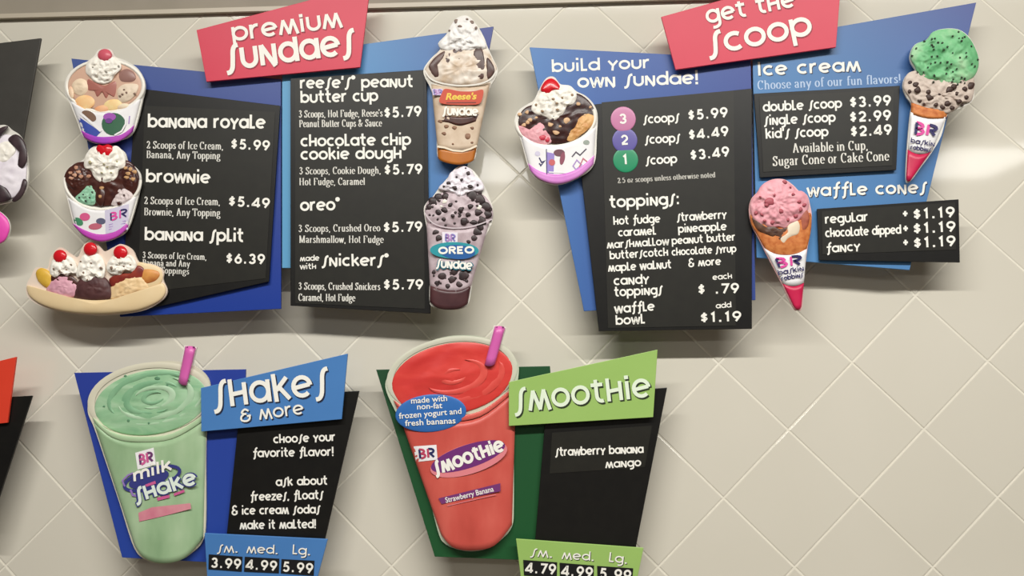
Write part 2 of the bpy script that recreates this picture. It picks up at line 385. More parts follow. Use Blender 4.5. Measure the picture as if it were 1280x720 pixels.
def thing(name, label, cat_, at, d, group=None):
    o = bpy.data.objects.new(name, None); COL.objects.link(o); o.empty_display_size = .05
    o.location = W(at[0], at[1], d); o['label'] = label; o['category'] = cat_
    o['group'] = group or {'back_board': 'back boards of the menu displays', 'menu_board': 'lettered menu boards', 'header_sign': 'header signs over the menus', 'price_board': 'size and price boards', 'sundae_cutout': 'sundae cutouts', 'cone_cutout': 'ice cream cone cutouts', 'drink_cutout': 'tall drink cutouts'}.get(name, '')
    if not o['group']: del o['group']
    return o
def flip_front(o): return o
PEG = mat('spacer_metal', (150, 150, 150), .4)
def peg(root, x, y, front, back, r=3.0, name='mounting_spacer'):
    if back > 0: back += .0008
    mb = MB(); n = 14; a = W(x, y, front)
    P = [a+Vector((math.cos(2*math.pi*i/n)*r*PX, 0, math.sin(2*math.pi*i/n)*r*PX)) for i in range(n)]
    Q = [p+Vector((0, front-back, 0)) for p in P]
    mb.addw(P+Q, [list(range(n)), list(range(2*n-1, n-1, -1))]+[[i, n+i, n+(i+1) % n, (i+1) % n] for i in range(n)], PEG)
    return mb.build(name, root)
def board(name, label, cat_, poly, d, t, mt, pegs, back, group=None, part='panel'):
    c = (sum(p[0] for p in poly)/len(poly), sum(p[1] for p in poly)/len(poly))
    r = thing(name, label, cat_, c, d-t, group)
    mb = MB(); mb.prism(poly, d, t, mt); p = mb.build(part, r)
    bv = p.modifiers.new('bevel', 'BEVEL'); bv.width = .0012; bv.segments = 2
    for x, y in pegs: peg(r, x, y, d-t, back)
    return r
def words(root, nm, s, *a, **kw):
    for k in range(s.count(' ')+1):
        mb = MB(); text(mb, s, *a, only=k, **kw); mb.build(nm, root)
def lines(root, rows, d):
    """rows: (part name, text, font, x0,y0,x1,y1, size, keyword arguments)"""
    for nm, s, f, x0, y0, x1, y1, xh, kw in rows:
        if f is DIG: kw = dict(sw=.21, **kw)
        if f is FUN and ' ' in s and xh >= 9.5: words(root, nm, s, f, x0, y0, x1, y1, xh, d+.0008, **kw); continue
        mb = MB(); text(mb, s, f, x0, y0, x1, y1, xh, d+.0008, **kw); mb.build(nm, root)
NIB = dict(nib=(.23, .07), mt=mat('lettering_soft', (222, 220, 212), .55, .3))
DIM = mat('lettering_grey', (190, 188, 180), .55, .3)

# ------------------------------------------------------------------ the setting
TILE = .3048; H2 = TILE/math.sqrt(2)
tile = noisy('glazed_tile', [(.3, (211, 206, 192)), (.7, (216, 211, 198))], 1.5, .06, .5, 2)
grout = noisy('grout', [(.3, (226, 221, 206)), (.7, (234, 229, 215))], 40, .8, .2, 3)
upper = noisy('bulkhead_paint', [(.3, (146, 138, 124)), (.7, (154, 145, 131))], 6, .6, .3, 2)
rail_m = mat('trim_metal', (186, 176, 158), .4, .5)
zt = (W(0, 25).z+W(640, 7).z)/2
def z_top(x):                                             # the tiling's upper edge
    a = W(0, 25.5); b = W(640, 8); return a.z+(b.z-a.z)*(x-a.x)/(b.x-a.x)
mb = MB(); rnd = random.Random(3)
for i in range(-22, 28):
    for j in range(-10, 12):
        if (i+j) % 2 == 0: continue
        cx, cz = i*H2, 1.65+j*H2
        if cz < -.3 or cz > z_top(cx)+H2 or cx < -3.6 or cx > 4.6: continue
        ta, tb = rnd.gauss(0, .0016), rnd.gauss(0, .0016)
        ring = []
        for e, y in ((H2-.0032, .0028), (H2-.0036, .0008), (H2-.0074, 0.0)):
            for dx_, dz_ in ((e, 0), (0, e), (-e, 0), (0, -e)):
                ring.append((cx+dx_, y+ta*dx_+tb*dz_ if y < .002 else y, cz+dz_))
        q = [[8, 9, 10, 11]]
        for k in range(4):
            q += [[k, (k+1) % 4, 4+(k+1) % 4, 4+k], [4+k, 4+(k+1) % 4, 8+(k+1) % 4, 8+k]]
        mb.addw(ring, q, tile)
mb.addw([(-3.7, .0014, -.1), (4.7, .0014, -.1), (4.7, .0014, CEIL), (-3.7, .0014, CEIL)], [[0, 1, 2, 3]], grout)
mb.addw([(-3.7, .12, -.1), (4.7, .12, -.1), (4.7, .12, CEIL), (-3.7, .12, CEIL)], [[3, 2, 1, 0]], grout)
o = mb.build('wall_back'); o['kind'] = 'structure'
def zx(x, e=0): return z_top(x)+e
mb = MB()
x0_, x1_ = -3.7, 4.7
mb.addw([(x0_, -.012, zx(x0_, .012)), (x1_, -.012, zx(x1_, .012)), (x1_, -.012, CEIL), (x0_, -.012, CEIL),
         (x0_, 0.001, zx(x0_, .012)), (x1_, 0.001, zx(x1_, .012)), (x1_, 0.001, CEIL), (x0_, 0.001, CEIL)],
        [[0, 1, 2, 3], [4, 5, 1, 0], [7, 6, 5, 4], [3, 2, 6, 7]], upper)
o = mb.build('wall_upper'); o['kind'] = 'structure'
mb = MB()
mb.addw([(x0_, -.018, zx(x0_)), (x1_, -.018, zx(x1_)), (x1_, -.018, zx(x1_, .016)), (x0_, -.018, zx(x0_, .016)),
         (x0_, -.001, zx(x0_, .0)), (x1_, -.001, zx(x1_, .0)), (x1_, -.001, zx(x1_, .016)), (x0_, -.001, zx(x0_, .016))],
        [[0, 1, 2, 3], [4, 5, 1, 0], [3, 2, 6, 7]], rail_m)
o = mb.build('trim_1'); o['kind'] = 'structure'
flo = noisy('floor_tile', [(.3, (98, 90, 80)), (.7, (110, 101, 90))], 3, .5)
cei = noisy('ceiling_board', [(.3, (225, 222, 214)), (.7, (232, 229, 221))], 8, .9)
mb = MB(); mb.addw([(-7, .12, 0), (7, .12, 0), (7, -11, 0), (-7, -11, 0)], [[3, 2, 1, 0]], flo)
o = mb.build('floor'); o['kind'] = 'structure'
mb = MB(); mb.addw([(-7, .12, CEIL), (7, .12, CEIL), (7, -11, CEIL), (-7, -11, CEIL)], [[0, 1, 2, 3]], cei)
o = mb.build('ceiling'); o['kind'] = 'structure'

# ------------------------------------------------------------------ board planes (metres off the wall) and board materials
DB, DK, DH, DP = .085, .098, .110, .117
BLK = noisy('menu_black', [(.3, (18, 17, 16)), (.7, (22, 21, 19))], 30, .4, .35, 3)
STRIP = noisy('menu_strip', [(.3, (32, 31, 27)), (.7, (36, 35, 30))], 30, .44, .35, 3)
RED = noisy('sign_red', [(.3, (202, 52, 76)), (.7, (208, 57, 81))], 5, .4, .35, 2)
REDSH = mat('letter_edge_red', (150, 45, 62), .5)
NAVY = mat('letter_edge_navy', (28, 36, 62), .5)
OLIVE = mat('letter_edge_olive', (40, 52, 30), .5)
MINTW = mat('lettering_mint', (225, 238, 216), .55, .3)

def strip(root, poly, d):
    mb = MB(); mb.prism(poly, d+.0012, .0011, STRIP); return mb.build('menu_strip', root)

# ============ premium sundaes
blue1 = graded('blue_print_left', (220, 80, 240, 395), [(0, (68, 88, 148)), (.35, (56, 74, 142)), (1, (28, 58, 146))])
board('back_board', 'blue back board under the leftmost sundae menu, its foot below the banana split', 'board',
      [(89, 73), (351, 99), (351, 386), (150, 396)], DB, .008, blue1, [(250, 200), (300, 330)], 0)
blue2 = graded('blue_print_pale', (356, 120, 610, 60), [(0, (94, 156, 198)), (.45, (82, 136, 188)), (.8, (70, 108, 166)), (1, (56, 68, 136))])
board('back_board', 'pale blue back board behind the peanut butter cup menu', 'board',
      [(352.5, 69), (617, 33), (560, 335), (352.5, 335)], DB, .008, blue2, [(450, 200), (420, 300)], 0)
k = board('menu_board', 'black menu board listing banana royale, brownie and banana split sundaes', 'menu board',
          [(170, 110), (350, 132), (336, 352), (150, 394)], DK, .008, BLK, [(250, 180), (250, 320)], DB)
strip(k, [(181, 132), (344, 140), (332, 348), (172, 366)], DK)
lines(k, [
 ('heading_lettering', 'banana royale', FUN, 185, 159, 331, 160.5, 12, {}),
 ('description_lettering', '2 Scoops of Ice Cream,', SER, 183, 185.5, 279, 187, 6.2, NIB),
 ('description_lettering', 'Banana, Any Topping', SER, 183, 197.5, 275, 199, 6.2, NIB),
 ('price_lettering', '$5.99', DIG, 288, 185.5, 337, 188, 12, {}),
 ('heading_lettering', 'brownie', FUN, 182.5, 227.5, 262, 229, 11.5, {}),
 ('description_lettering', '2 Scoops of Ice Cream,', SER, 180, 255, 275, 256.5, 6.2, NIB),
 ('description_lettering', 'Brownie, Any Topping', SER, 180, 269, 275, 270.5, 6.2, NIB),
 ('price_lettering', '$5.49', DIG, 285, 257, 337, 260, 12, {}),
 ('heading_lettering', 'banana split', FUN, 181, 300, 304, 302, 11.5, {}),
 ('description_lettering', '3 Scoops of Ice Cream,', SER, 178, 322.5, 258, 325, 5.3, NIB),
 ('description_lettering', 'Banana and Any', SER, 178, 332, 237, 333.5, 5.3, NIB),
 ('description_lettering', 'Toppings', SER, 200, 341.5, 236, 343, 5.3, NIB),
 ('price_lettering', '$6.39', DIG, 282, 328.5, 331, 330, 12, {}),
], DK+.0012)
k = board('menu_board', 'black menu board headed by peanut butter cup, standing on the pale blue board', 'menu board',
          [(363, 98), (533, 87), (538, 392), (363, 382)], DK, .008, BLK, [(450, 180), (450, 310)], DB)
strip(k, [(369, 99), (529, 90), (531, 386), (369, 379)], DK)
lines(k, [
 ('heading_lettering', "reese's® peanut", FUN, 375, 110.5, 516, 108.5, 10.5, {}),
 ('heading_lettering', 'butter cup', FUN, 376, 128.5, 472, 126, 10.5, {}),
 ('description_lettering', "3 Scoops, Hot Fudge, Reese's", SER, 373.5, 147, 478, 145.5, 6, NIB),
 ('price_lettering', '$5.79', DIG, 480, 147, 527, 145, 12.5, {}),
 ('description_lettering', 'Peanut Butter Cups & Sauce', SER, 374, 159, 477, 158, 6, NIB),
 ('heading_lettering', 'chocolate chip', FUN, 376, 183, 513, 181, 10.5, {}),
 ('heading_lettering', 'cookie dough®', FUN, 376, 199.5, 507, 198, 10.5, {}),
 ('description_lettering', '3 Scoops, Cookie Dough,', SER, 374, 218, 476, 217, 6, NIB),
 ('price_lettering', '$5.79', DIG, 480, 218, 528, 217, 12, {}),
 ('description_lettering', 'Hot Fudge, Caramel', SER, 374, 231.5, 456, 231, 6, NIB),
 ('heading_lettering', 'oreo®', FUN, 375.5, 263.5, 424, 262.5, 11, {}),
 ('description_lettering', '3 Scoops, Crushed Oreo', SER, 373, 290, 475, 289, 6, NIB),
 ('price_lettering', '$5.79', DIG, 479, 290, 528, 289, 12, {}),
 ('description_lettering', 'Marshmallow, Hot Fudge', SER, 374, 303.5, 479, 303.5, 6, NIB),
 ('heading_lettering', 'made', FUN, 375, 326.5, 399, 325.5, 5, {}),
 ('heading_lettering', 'with', FUN, 375, 336.5, 395, 336, 5, {}),
 ('heading_lettering', 'snickers®', FUN, 402, 332.5, 485, 332, 10.5, {}),
 ('description_lettering', '3 Scoops, Crushed Snickers', SER, 373, 362, 475, 362.5, 6, NIB),
 ('price_lettering', '$5.79', DIG, 479, 361.5, 529, 361.5, 12, {}),
 ('description_lettering', 'Caramel, Hot Fudge', SER, 373, 376, 443.5, 376.5, 6, NIB),
], DK+.0012)
h = board('header_sign', 'red header sign with white lettering above the sundae menus', 'sign',
          [(245.5, 37.5), (463, -20), (450, 84), (258, 102)], DH, .008, RED, [(320, 60), (400, 40)], 0)
for nm, dx, dy, dd, mt, sw in (('letter_edge', 1, 1.2, .0006, REDSH, .24), ('lettering', 0, 0, .0014, WHITE, .225)):
    words(h, nm, 'premium', FUNH, 291, 51.5, 427, 33, 17.5, DH+dd, mt, sw, dx=dx, dy=dy)
    words(h, nm, 'sundaes', FUNH, 283, 87.5, 444, 67, 25.5, DH+dd, mt, sw, dx=dx, dy=dy)

# ============ get the scoop
blue3 = graded('blue_print_build', (665, 100, 930, 100), [(0, (74, 122, 182)), (.3, (62, 98, 164)), (1, (56, 76, 146))])
b = board('back_board', 'blue back board with white lettering beside the pink sundae cutout', 'board',
          [(662, 59), (938.5, 73), (944.5, 375), (730, 389)], DB, .008, blue3, [(820, 180), (820, 330)], 0)
lines(b, [('lettering', 'build your', FUN, 690, 90, 812, 85, 11, {}), ('lettering', 'own sundae!', FUN, 722, 109.5, 873, 104.5, 12, {})], DB-.0005)
blue4 = graded('blue_print_scoop', (945, 250, 1215, 20), [(0, (82, 136, 190)), (.45, (74, 120, 172)), (1, (62, 76, 142))])
b = board('back_board', 'blue back board behind the two cones and the scoop prices', 'board',
          [(940.5, 52), (1220.5, 3), (1137, 337.5), (946, 322)], DB, .008, blue4, [(1040, 170), (1080, 300)], 0)
lines(b, [('lettering', 'Ice cream', FUN, 947, 94.5, 1075, 88.5, 12, dict(track=.14)),
          ('tagline_lettering', 'Choose any of our fun flavors!', SER, 947, 112, 1126, 103.5, 7.4, dict(nib=(.24, .08), mt=mat('lettering_pale_blue', (178, 198, 226), .5))),
          ('lettering', 'waffle cones', FUN, 1009, 245.5, 1158, 241, 11, dict(track=.12))], DB-.0005)
words(b, 'letter_edge', 'Ice cream', FUN, 948, 95.6, 1076, 89.6, 12, DB+.0001, NAVY, .25, track=.14); words(b, 'letter_edge', 'waffle cones', FUN, 1010, 246.6, 1159, 242.1, 11, DB+.0001, NAVY, .25, track=.12)
k = board('menu_board', 'tall black menu board listing scoops by number and toppings', 'menu board',
          [(717, 133), (940, 110.5), (940, 411), (748.5, 414)], DK, .008, BLK, [(830, 200), (840, 330)], DB)
strip(k, [(752, 128), (917, 113), (920, 407), (760, 410)], DK)
T = DK+.0012
lines(k, [
 ('option_lettering', 'scoops', FUN, 804, 154.5, 849, 152, 8.2, {}), ('price_lettering', '$5.99', DIG, 860, 150, 910, 146, 12, {}),
 ('option_lettering', 'scoops', FUN, 806, 180, 850, 177.5, 8.2, {}), ('price_lettering', '$4.49', DIG, 861, 174.5, 911, 169.5, 12, {}),
 ('option_lettering', 'scoop', FUN, 807, 206, 846, 203.5, 8.2, {}), ('price_lettering', '$3.49', DIG, 863, 200, 912, 195, 12, {}),
 ('note_lettering', '2.5 oz scoops unless otherwise noted', SER, 772, 229, 894, 221.5, 4.4, dict(nib=(.3, .1), mt=DIM)),
 ('heading_lettering', 'toppings:', FUN, 762, 259.5, 849, 255, 10.5, {}),
 ('topping_lettering', 'hot fudge', FUN, 767, 281, 825, 278, 7.4, {}), ('topping_lettering', 'strawberry', FUN, 846, 276.5, 908, 273, 7.4, {}),
 ('topping_lettering', 'caramel', FUN, 773, 295.5, 820, 293, 7.4, {}), ('topping_lettering', 'pineapple', FUN, 848, 291, 908, 287.5, 7.4, {}),
 ('topping_lettering', 'marshmallow', FUN, 759, 310.5, 836, 306, 7, {}), ('topping_lettering', 'peanut butter', FUN, 840, 305.5, 919, 300.5, 7, {}),
 ('topping_lettering', 'butterscotch', FUN, 762.5, 324, 835, 319.5, 7.2, {}), ('topping_lettering', 'chocolate syrup', FUN, 840, 319.5, 920, 315, 6.8, {}),
 ('topping_lettering', 'maple walnut', FUN, 760.5, 339.5, 839, 335, 7.4, {}), ('topping_lettering', '& more', FUN, 861, 333.5, 901, 331, 7, {}),
 ('heading_lettering', 'candy', FUN, 767.5, 356.5, 811, 354, 8.4, {}), ('note_lettering', 'each', FUN, 891, 350, 915, 348, 5.2, {}),
 ('heading_lettering', 'toppings', FUN, 768, 370.5, 828, 367.5, 8.4, {}), ('price_lettering', '$ .79', DIG, 872, 367.5, 924, 366, 12, {}),
 ('heading_lettering', 'waffle', FUN, 768.5, 391.5, 818, 388, 8.4, {}), ('note_lettering', 'add', FUN, 895, 385.5, 914, 384, 5, {}),
 ('heading_lettering', 'bowl', FUN, 770, 406, 806, 404, 8.4, {}), ('price_lettering', '$1.19', DIG, 875, 403, 927, 401, 12, {}),
], T)
for n_, cx, cy, rgb in (('3', 779, 149, (196, 124, 164)), ('2', 781, 175.5, (100, 92, 162)), ('1', 782, 200, (40, 142, 100))):
    mb = MB(); dd = T+.0006+.0006*(int(n_) == 3)
    mb.blob(ell(cx, cy, 15.7, 15.7), dd, .8, mat('number_disc_'+n_, rgb, .35), skirt=T)
    w_ = {'1': 5, '2': 8, '3': 8.5}[n_]
    o = mb.build('number_disc', k)
    mb = MB(); text(mb, n_, DIG, cx-w_/2-.5, cy+5.5, cx+w_/2+.5, cy+5, 12, dd+.0026, WHITE, .2); mb.build('numeral', o)
k = board('menu_board', 'small black price board under the words about fun flavors', 'menu board',
          [(942.5, 117), (1125, 107), (1120.5, 212.5), (950, 222)], DK, .008, BLK, [(1000, 160), (1080, 160)], DB)
strip(k, [(949, 121), (1117, 112), (1115, 207), (954, 215)], DK)
lines(k, [
 ('option_lettering', 'double scoop', FUN, 954, 139.5, 1052, 134.5, 8.8, {}), ('price_lettering', '$3.99', DIG, 1062, 134, 1114, 131.5, 12.5, {}),
 ('option_lettering', 'single scoop', FUN, 955, 156.5, 1044, 152, 8.8, {}), ('price_lettering', '$2.99', DIG, 1062, 152.5, 1114, 150, 12.5, {}),
 ('option_lettering', "kid's scoop", FUN, 957, 173, 1035, 170, 8.8, {}), ('price_lettering', '$2.49', DIG, 1063, 170.5, 1115, 168, 12.5, {}),
 ('note_lettering', 'Available in Cup,', SER, 991, 191, 1085, 187, 7.8, NIB),
 ('note_lettering', 'Sugar Cone or Cake Cone', SER, 966, 207.5, 1111, 200.5, 8, NIB)], T)
k = board('menu_board', 'wide black price board under the words waffle cones', 'menu board',
          [(1021.5, 261), (1198.5, 249), (1200, 328), (1024, 325)], DK, .008, BLK, [(1060, 300), (1120, 290)], DB)
strip(k, [(1027, 264), (1194, 253), (1195, 312), (1028, 318)], DK)
lines(k, [
 ('option_lettering', 'regular', FUN, 1031.5, 279.5, 1085, 276, 8.2, {}), ('price_lettering', '+', DIG, 1127, 273, 1136, 272.5, 12, {}), ('price_lettering', '$1.19', DIG, 1141, 274, 1194, 271, 12.5, {}),
 ('option_lettering', 'chocolate dipped', FUN, 1032, 296.5, 1126, 292, 8, {}), ('price_lettering', '+', DIG, 1127.5, 291.5, 1136.5, 291, 12, {}), ('price_lettering', '$1.19', DIG, 1141, 292, 1195, 289, 12.5, {}),
 ('option_lettering', 'fancy', FUN, 1033, 316, 1075, 313, 8.2, {}), ('price_lettering', '+', DIG, 1127.5, 309, 1136.5, 308.5, 12, {}), ('price_lettering', '$1.19', DIG, 1141.5, 310, 1195, 307, 12.5, {})], T)
h = board('header_sign', 'red header sign cut by the top of the photo, above the scoop menus', 'sign',
          [(826.5, 21), (1053, -42), (1045, 59), (844.5, 87)], DH, .008, RED, [(900, 45), (980, 25)], 0)
for nm, dx, dy, dd, mt, sw in (('letter_edge', 1, 1.2, .0006, REDSH, .24), ('lettering', 0, 0, .0014, WHITE, .225)):
    words(h, nm, 'get the', FUNH, 884, 29.5, 994, 8, 16.5, DH+dd, mt, sw, dx=dx, dy=dy)
    words(h, nm, 'scoop', FUNH, 886, 69.5, 1015, 43, 23.5, DH+dd, mt, sw, dx=dx, dy=dy)

# ============ shakes
blue5 = graded('blue_print_shake', (110, 465, 230, 700), [(0, (44, 62, 150)), (1, (40, 70, 158))])
board('back_board', 'deep blue back board behind the mint milkshake cutout', 'board',
      [(92.5, 466), (307, 461.5), (300, 705), (152.5, 697)], DB, .008, blue5, [(200, 560), (250, 640)], 0)
k = board('menu_board', 'black board asking to choose a flavor, beside the mint milkshake', 'menu board',
          [(301, 497), (449, 488.5), (402, 692), (281, 690)], DK, .008, BLK, [(298, 560), (292, 640)], DB)
lines(k, [
 ('lettering', 'choose your', FUN, 342, 554, 419, 551, 7.8, {}), ('lettering', 'favorite flavor!', FUN, 316, 571.5, 417, 569.5, 7.8, {}),
 ('lettering', 'ask about', FUN, 345, 607.5, 409, 605.5, 7.8, {}), ('lettering', 'freezes, floats', FUN, 313, 626, 404, 623.5, 7.8, {}),
 ('lettering', '& ice cream sodas', FUN, 290, 643.5, 400, 641.5, 7.8, {}), ('lettering', 'make it malted!', FUN, 300, 661.5, 395, 660, 7.8, {})], DK)
SKY = noisy('sign_blue', [(.3, (70, 122, 184)), (.7, (76, 128, 190))], 5, .4, .35, 2)
GRN = noisy('sign_green', [(.3, (150, 186, 100)), (.7, (156, 191, 106))], 5, .4, .35, 2)
h = board('header_sign', 'blue header sign reading shakes and more in white', 'sign',
          [(251, 485), (434.5, 442), (427, 524), (251.5, 539.5)], DP, .008, SKY, [(270, 515), (285, 500)], DB)
for nm, dx, dy, dd, mt, sw in (('letter_edge', 1.4, 1.6, .0006, NAVY, .22), ('lettering', 0, 0, .0014, WHITE, .19)):
    words(h, nm, 'shakes', FUNH, 267, 510.5, 411, 493, 28, DP+dd, mt, sw, dx=dx, dy=dy)
    words(h, nm, '& more', FUNH, 301, 527.5, 379.5, 517.5, 12.5, DP+dd, mt, sw, dx=dx, dy=dy)
BAR = mat('price_tile_black', (24, 24, 26), .4)
def price_board(label, poly, mt, tiles, names, pegs, edge):
    r = board('price_board', label, 'price board', poly, DP, .008, mt, pegs, DB)
    for s, q in names:
        mb = MB(); text(mb, s, FUN, q[0]+.8, q[1]+.9, q[2]+.8, q[3]+.9, q[4], DP+.0004, edge, .2); text(mb, s, FUN, *q, DP+.0010, WHITE, .2); mb.build('size_lettering', r)
    for s, poly2, q in tiles:
        mb = MB(); mb.prism(poly2, DP+.002, .0019, BAR); t = mb.build('price_tile', r)
        mb = MB(); text(mb, s, DIG, *q, DP+.0028, WHITE, .2, track=.1); mb.build('numerals', t)
price_board('blue size and price board under the mint milkshake menu', [(255.5, 666.5), (409.5, 674), (395, 728), (259, 724)], SKY,
    [('3.99', [(261, 693), (303, 696), (302, 714.5), (260.5, 711.5)], (263.5, 709, 301, 711, 12)),
     ('4.99', [(306, 696), (349, 698.5), (348.5, 716.5), (305, 714.5)], (307, 711, 346, 713.5, 12)),
     ('5.99', [(352, 699), (393, 701), (392, 719.5), (351, 716.5)], (353, 714, 391, 716.5, 12))],
    [('sm.', (271, 690.5, 297.5, 690.5, 8)), ('med.', (308, 691, 347.5, 692.5, 8)), ('lg.', (365, 692.5, 388, 694, 8.4))], [(264, 690), (271, 700)], NAVY)

# ============ smoothie
green1 = graded('green_print', (480, 460, 600, 700), [(0, (36, 74, 48)), (1, (30, 84, 46))])
board('back_board', 'dark green back board behind the red smoothie cutout', 'board',
      [(470, 462), (687.5, 457.5), (706, 702), (543.5, 696)], DB, .008, green1, [(580, 560), (620, 640)], 0)
k = board('menu_board', 'black board offering two fruit flavors beside the red smoothie', 'menu board',
          [(684, 495), (834, 484.5), (793, 694), (668.5, 680)], DK, .008, BLK, [(689, 560), (688, 650)], DB)
strip(k, [(690, 541), (815, 532), (806, 584), (687, 592)], DK)
lines(k, [('lettering', 'strawberry banana', FUN, 694, 570, 804, 566, 7.6, {}), ('lettering', 'mango', FUN, 757, 585, 801, 582.5, 7.4, {})], T)
h = board('header_sign', 'green header sign reading smoothie in pale lettering', 'sign',
          [(636, 477.5), (822, 437), (816.5, 521.5), (636, 532.5)], DP, .008, GRN, [(655, 500), (665, 515)], DB)
for nm, dx, dy, dd, mt, sw in (('letter_edge', 1.4, 1.6, .0006, OLIVE, .23), ('lettering', 0, 0, .0014, MINTW, .19)):
    mb = MB(); text(mb, 'smoothie', FUNH, 643, 515, 813, 496, 24, DP+dd, mt, sw, dx=dx, dy=dy); mb.build(nm, h)
price_board('green size and price board under the smoothie menu', [(645, 673.5), (804.5, 685), (794, 736), (652, 730)], GRN,
    [('4.79', [(654, 700), (696.5, 703), (696, 722), (655, 719)], (656.5, 715.5, 694.5, 718, 12.5)),
     ('4.99', [(699.5, 703.5), (742.5, 707), (742, 725.5), (700, 722.5)], (701.5, 719, 740.5, 722, 12.5)),
     ('5.99', [(746.5, 707.5), (791.5, 710.5), (790, 729), (747, 726)], (749, 722.5, 788.5, 725.5, 12.5))],
    [('sm.', (662.5, 695, 690.5, 697, 8)), ('med.', (702, 698.5, 742.5, 701, 8)), ('lg.', (760.5, 702, 784, 704.5, 8.4))], [(660, 690), (664, 694)], OLIVE)

# ============ boards cut by the left edge
GREYB = noisy('menu_black_glare', [(.3, (54, 52, 48)), (.7, (58, 56, 52))], 30, .45, .5, 3)  # black board with its glare put into the base colour as grey
board('menu_board', 'dark grey menu board cut by the left edge, near the ceiling', 'menu board',
      [(-120, 68), (51, 47.5), (15, 250), (-115, 262)], DK, .008, GREYB, [(-20, 120)], 0)
ORG = noisy('sign_orange_red', [(.3, (214, 62, 42)), (.7, (220, 68, 47))], 5, .4, .35, 2)
board('header_sign', 'orange red header sign cut by the left edge of the photo', 'sign',
      [(-110, 478), (20, 446), (9, 528.5), (-110, 540)], DH, .008, ORG, [(-20, 515)], DK)
board('menu_board', 'black board under the orange red sign at the left edge', 'menu board',
      [(-110, 503), (40, 494.5), (-14, 660), (-110, 655)], DK, .008, BLK, [(-30, 600)], 0)

# ------------------------------------------------------------------ food cutouts
CREAM = noisy('whipped_cream', [(.3, (236, 230, 218)), (.7, (246, 242, 234))], 60, .5, .3, 3)
CHERRY = mat('cherry_red', (208, 28, 40), .22, .5)
FUDGE = noisy('hot_fudge', [(.3, (58, 28, 26)), (.7, (82, 44, 36))], 45, .3, .5, 3)
NUT = noisy('chopped_nuts', [(.3, (176, 130, 88)), (.7, (214, 172, 122))], 90, .5)
CRUMB = mat('cookie_crumb', (46, 34, 36), .5)
PAPER = noisy('paper_cup', [(.3, (232, 230, 232)), (.7, (240, 239, 240))], 20, .45, .35)
RIMM = mat('cup_rim_white', (240, 236, 226), .4, .4)
PURP = noisy('purple_band', [(.3, (160, 66, 190)), (.7, (190, 76, 180))], 14, .4)
DC = DH
SHEET = .006
def cutout(label, sil, pegs, cat_='sign cutout', name='sundae_cutout', bm=None, edge=1.0):
    SURF.clear(); out = spline(sil, 5); c = (sum(p[0] for p in out)/len(out), sum(p[1] for p in out)/len(out))
    r = thing(name, label, cat_, c, DC-SHEET)
    mb = MB(); mb.prism(grow(out, edge), DC, SHEET, bm or FOAM); mb.build('backing_board', r)
    for x, y, bk in pegs: peg(r, x, y, DC-SHEET, bk)
    return r
def bits(mb, pts, mt, d, size, seed=1, h=1.0, skirt=None):
    rr = random.Random(seed)
    for p in pts:
        x, y = p[:2]; s_ = p[2] if len(p) > 2 else size
        near = [(q_[0]-x)**2+(q_[1]-y)**2 for q_ in SURF]
        if near and min(near) < 64:
            lo = min(near); d = max(q_[2] for q_, e_ in zip(SURF, near) if e_ <= max(lo*1.3, 2.2))-.15*h*PX
        a = rr.uniform(0, 6.28); n = rr.choice((5, 6, 7)); o_ = []
        for i in range(n):
            t = a+2*math.pi*i/n; q = s_*rr.uniform(.7, 1.2)
            o_.append((x+q*math.cos(t)*rr.uniform(.9, 1.3), y+q*math.sin(t)))
        mb.blob(spline(o_, 3), d, h, mt, rings=3, skirt=d-.004, reg=False)
def scatter(poly, n, seed, ex=()):
    rr = random.Random(seed); xs = [p[0] for p in poly]; ys = [p[1] for p in poly]; out = []
    def inside(x, y):
        c_ = False
        for i in range(len(poly)):
            x1, y1 = poly[i]; x2, y2 = poly[i-1]
            if (y1 > y) != (y2 > y) and x < (x2-x1)*(y-y1)/(y2-y1)+x1: c_ = not c_
        return c_
    while len(out) < n:
        x, y = rr.uniform(min(xs), max(xs)), rr.uniform(min(ys), max(ys))
        if inside(x, y): out.append((x, y))
    return out
def part(root, name, fn, label=None):
    mb = MB(); fn(mb); return mb.build(name, root, label)
L_ = lambda n: DC + n*.0014                              # layer heights on a cutout
def cherry(root, x, y, rx, ry, layer=7, mt=None):
    return part(root, 'cherry', lambda m: m.blob(ell(x, y, rx, ry), L_(layer), 4.2, mt or CHERRY, rings=7, skirt=DC))
def cream(root, out, layer=5, h=4.5, lobes=7, c=None, mt=None, specks=(), smat=None, n=5):
    def f(m):
        o_ = spline(out, n); m.blob(o_, L_(layer), h, mt or CREAM, c=c, rings=20, lobes=lobes, lobe=.05, amp=3.0, fr=.2, seed=lobes, soften=True, skirt=DC)
        if specks: bits(m, specks, smat or NUT, L_(layer)+h*.62*PX, 1.5, 4, .9, skirt=L_(layer))
    return part(root, 'whipped_cream', f)
def ring_rim(root, cx, cy, rx, ry, rot, wid, layer, mt=RIMM, a0=0, a1=360, name='cup_rim', h=1.4):
    def f(m):
        n = 44; full = abs(a1-a0) >= 360
        A = ell(cx, cy, rx, ry, rot, n, a0, a1); B = ell(cx, cy, rx-wid, ry-wid*.8, rot, n, a0, a1)
        if full: A.append(A[0]); B.append(B[0])
        K = 4; pts = []; faces = []; N = len(A)
        for k in range(K+1):
            t = k/K; z = h*math.sin(math.pi*t)
            for i in range(N): pts.append((A[i][0]*(1-t)+B[i][0]*t, A[i][1]*(1-t)+B[i][1]*t, L_(layer)+z*PX))
        for k in range(K):
            for i in range(N-1): a = k*N+i; faces.append([a, a+1, a+N+1, a+N])
        m.add(pts, faces, mt, True)
    return part(root, name, f)
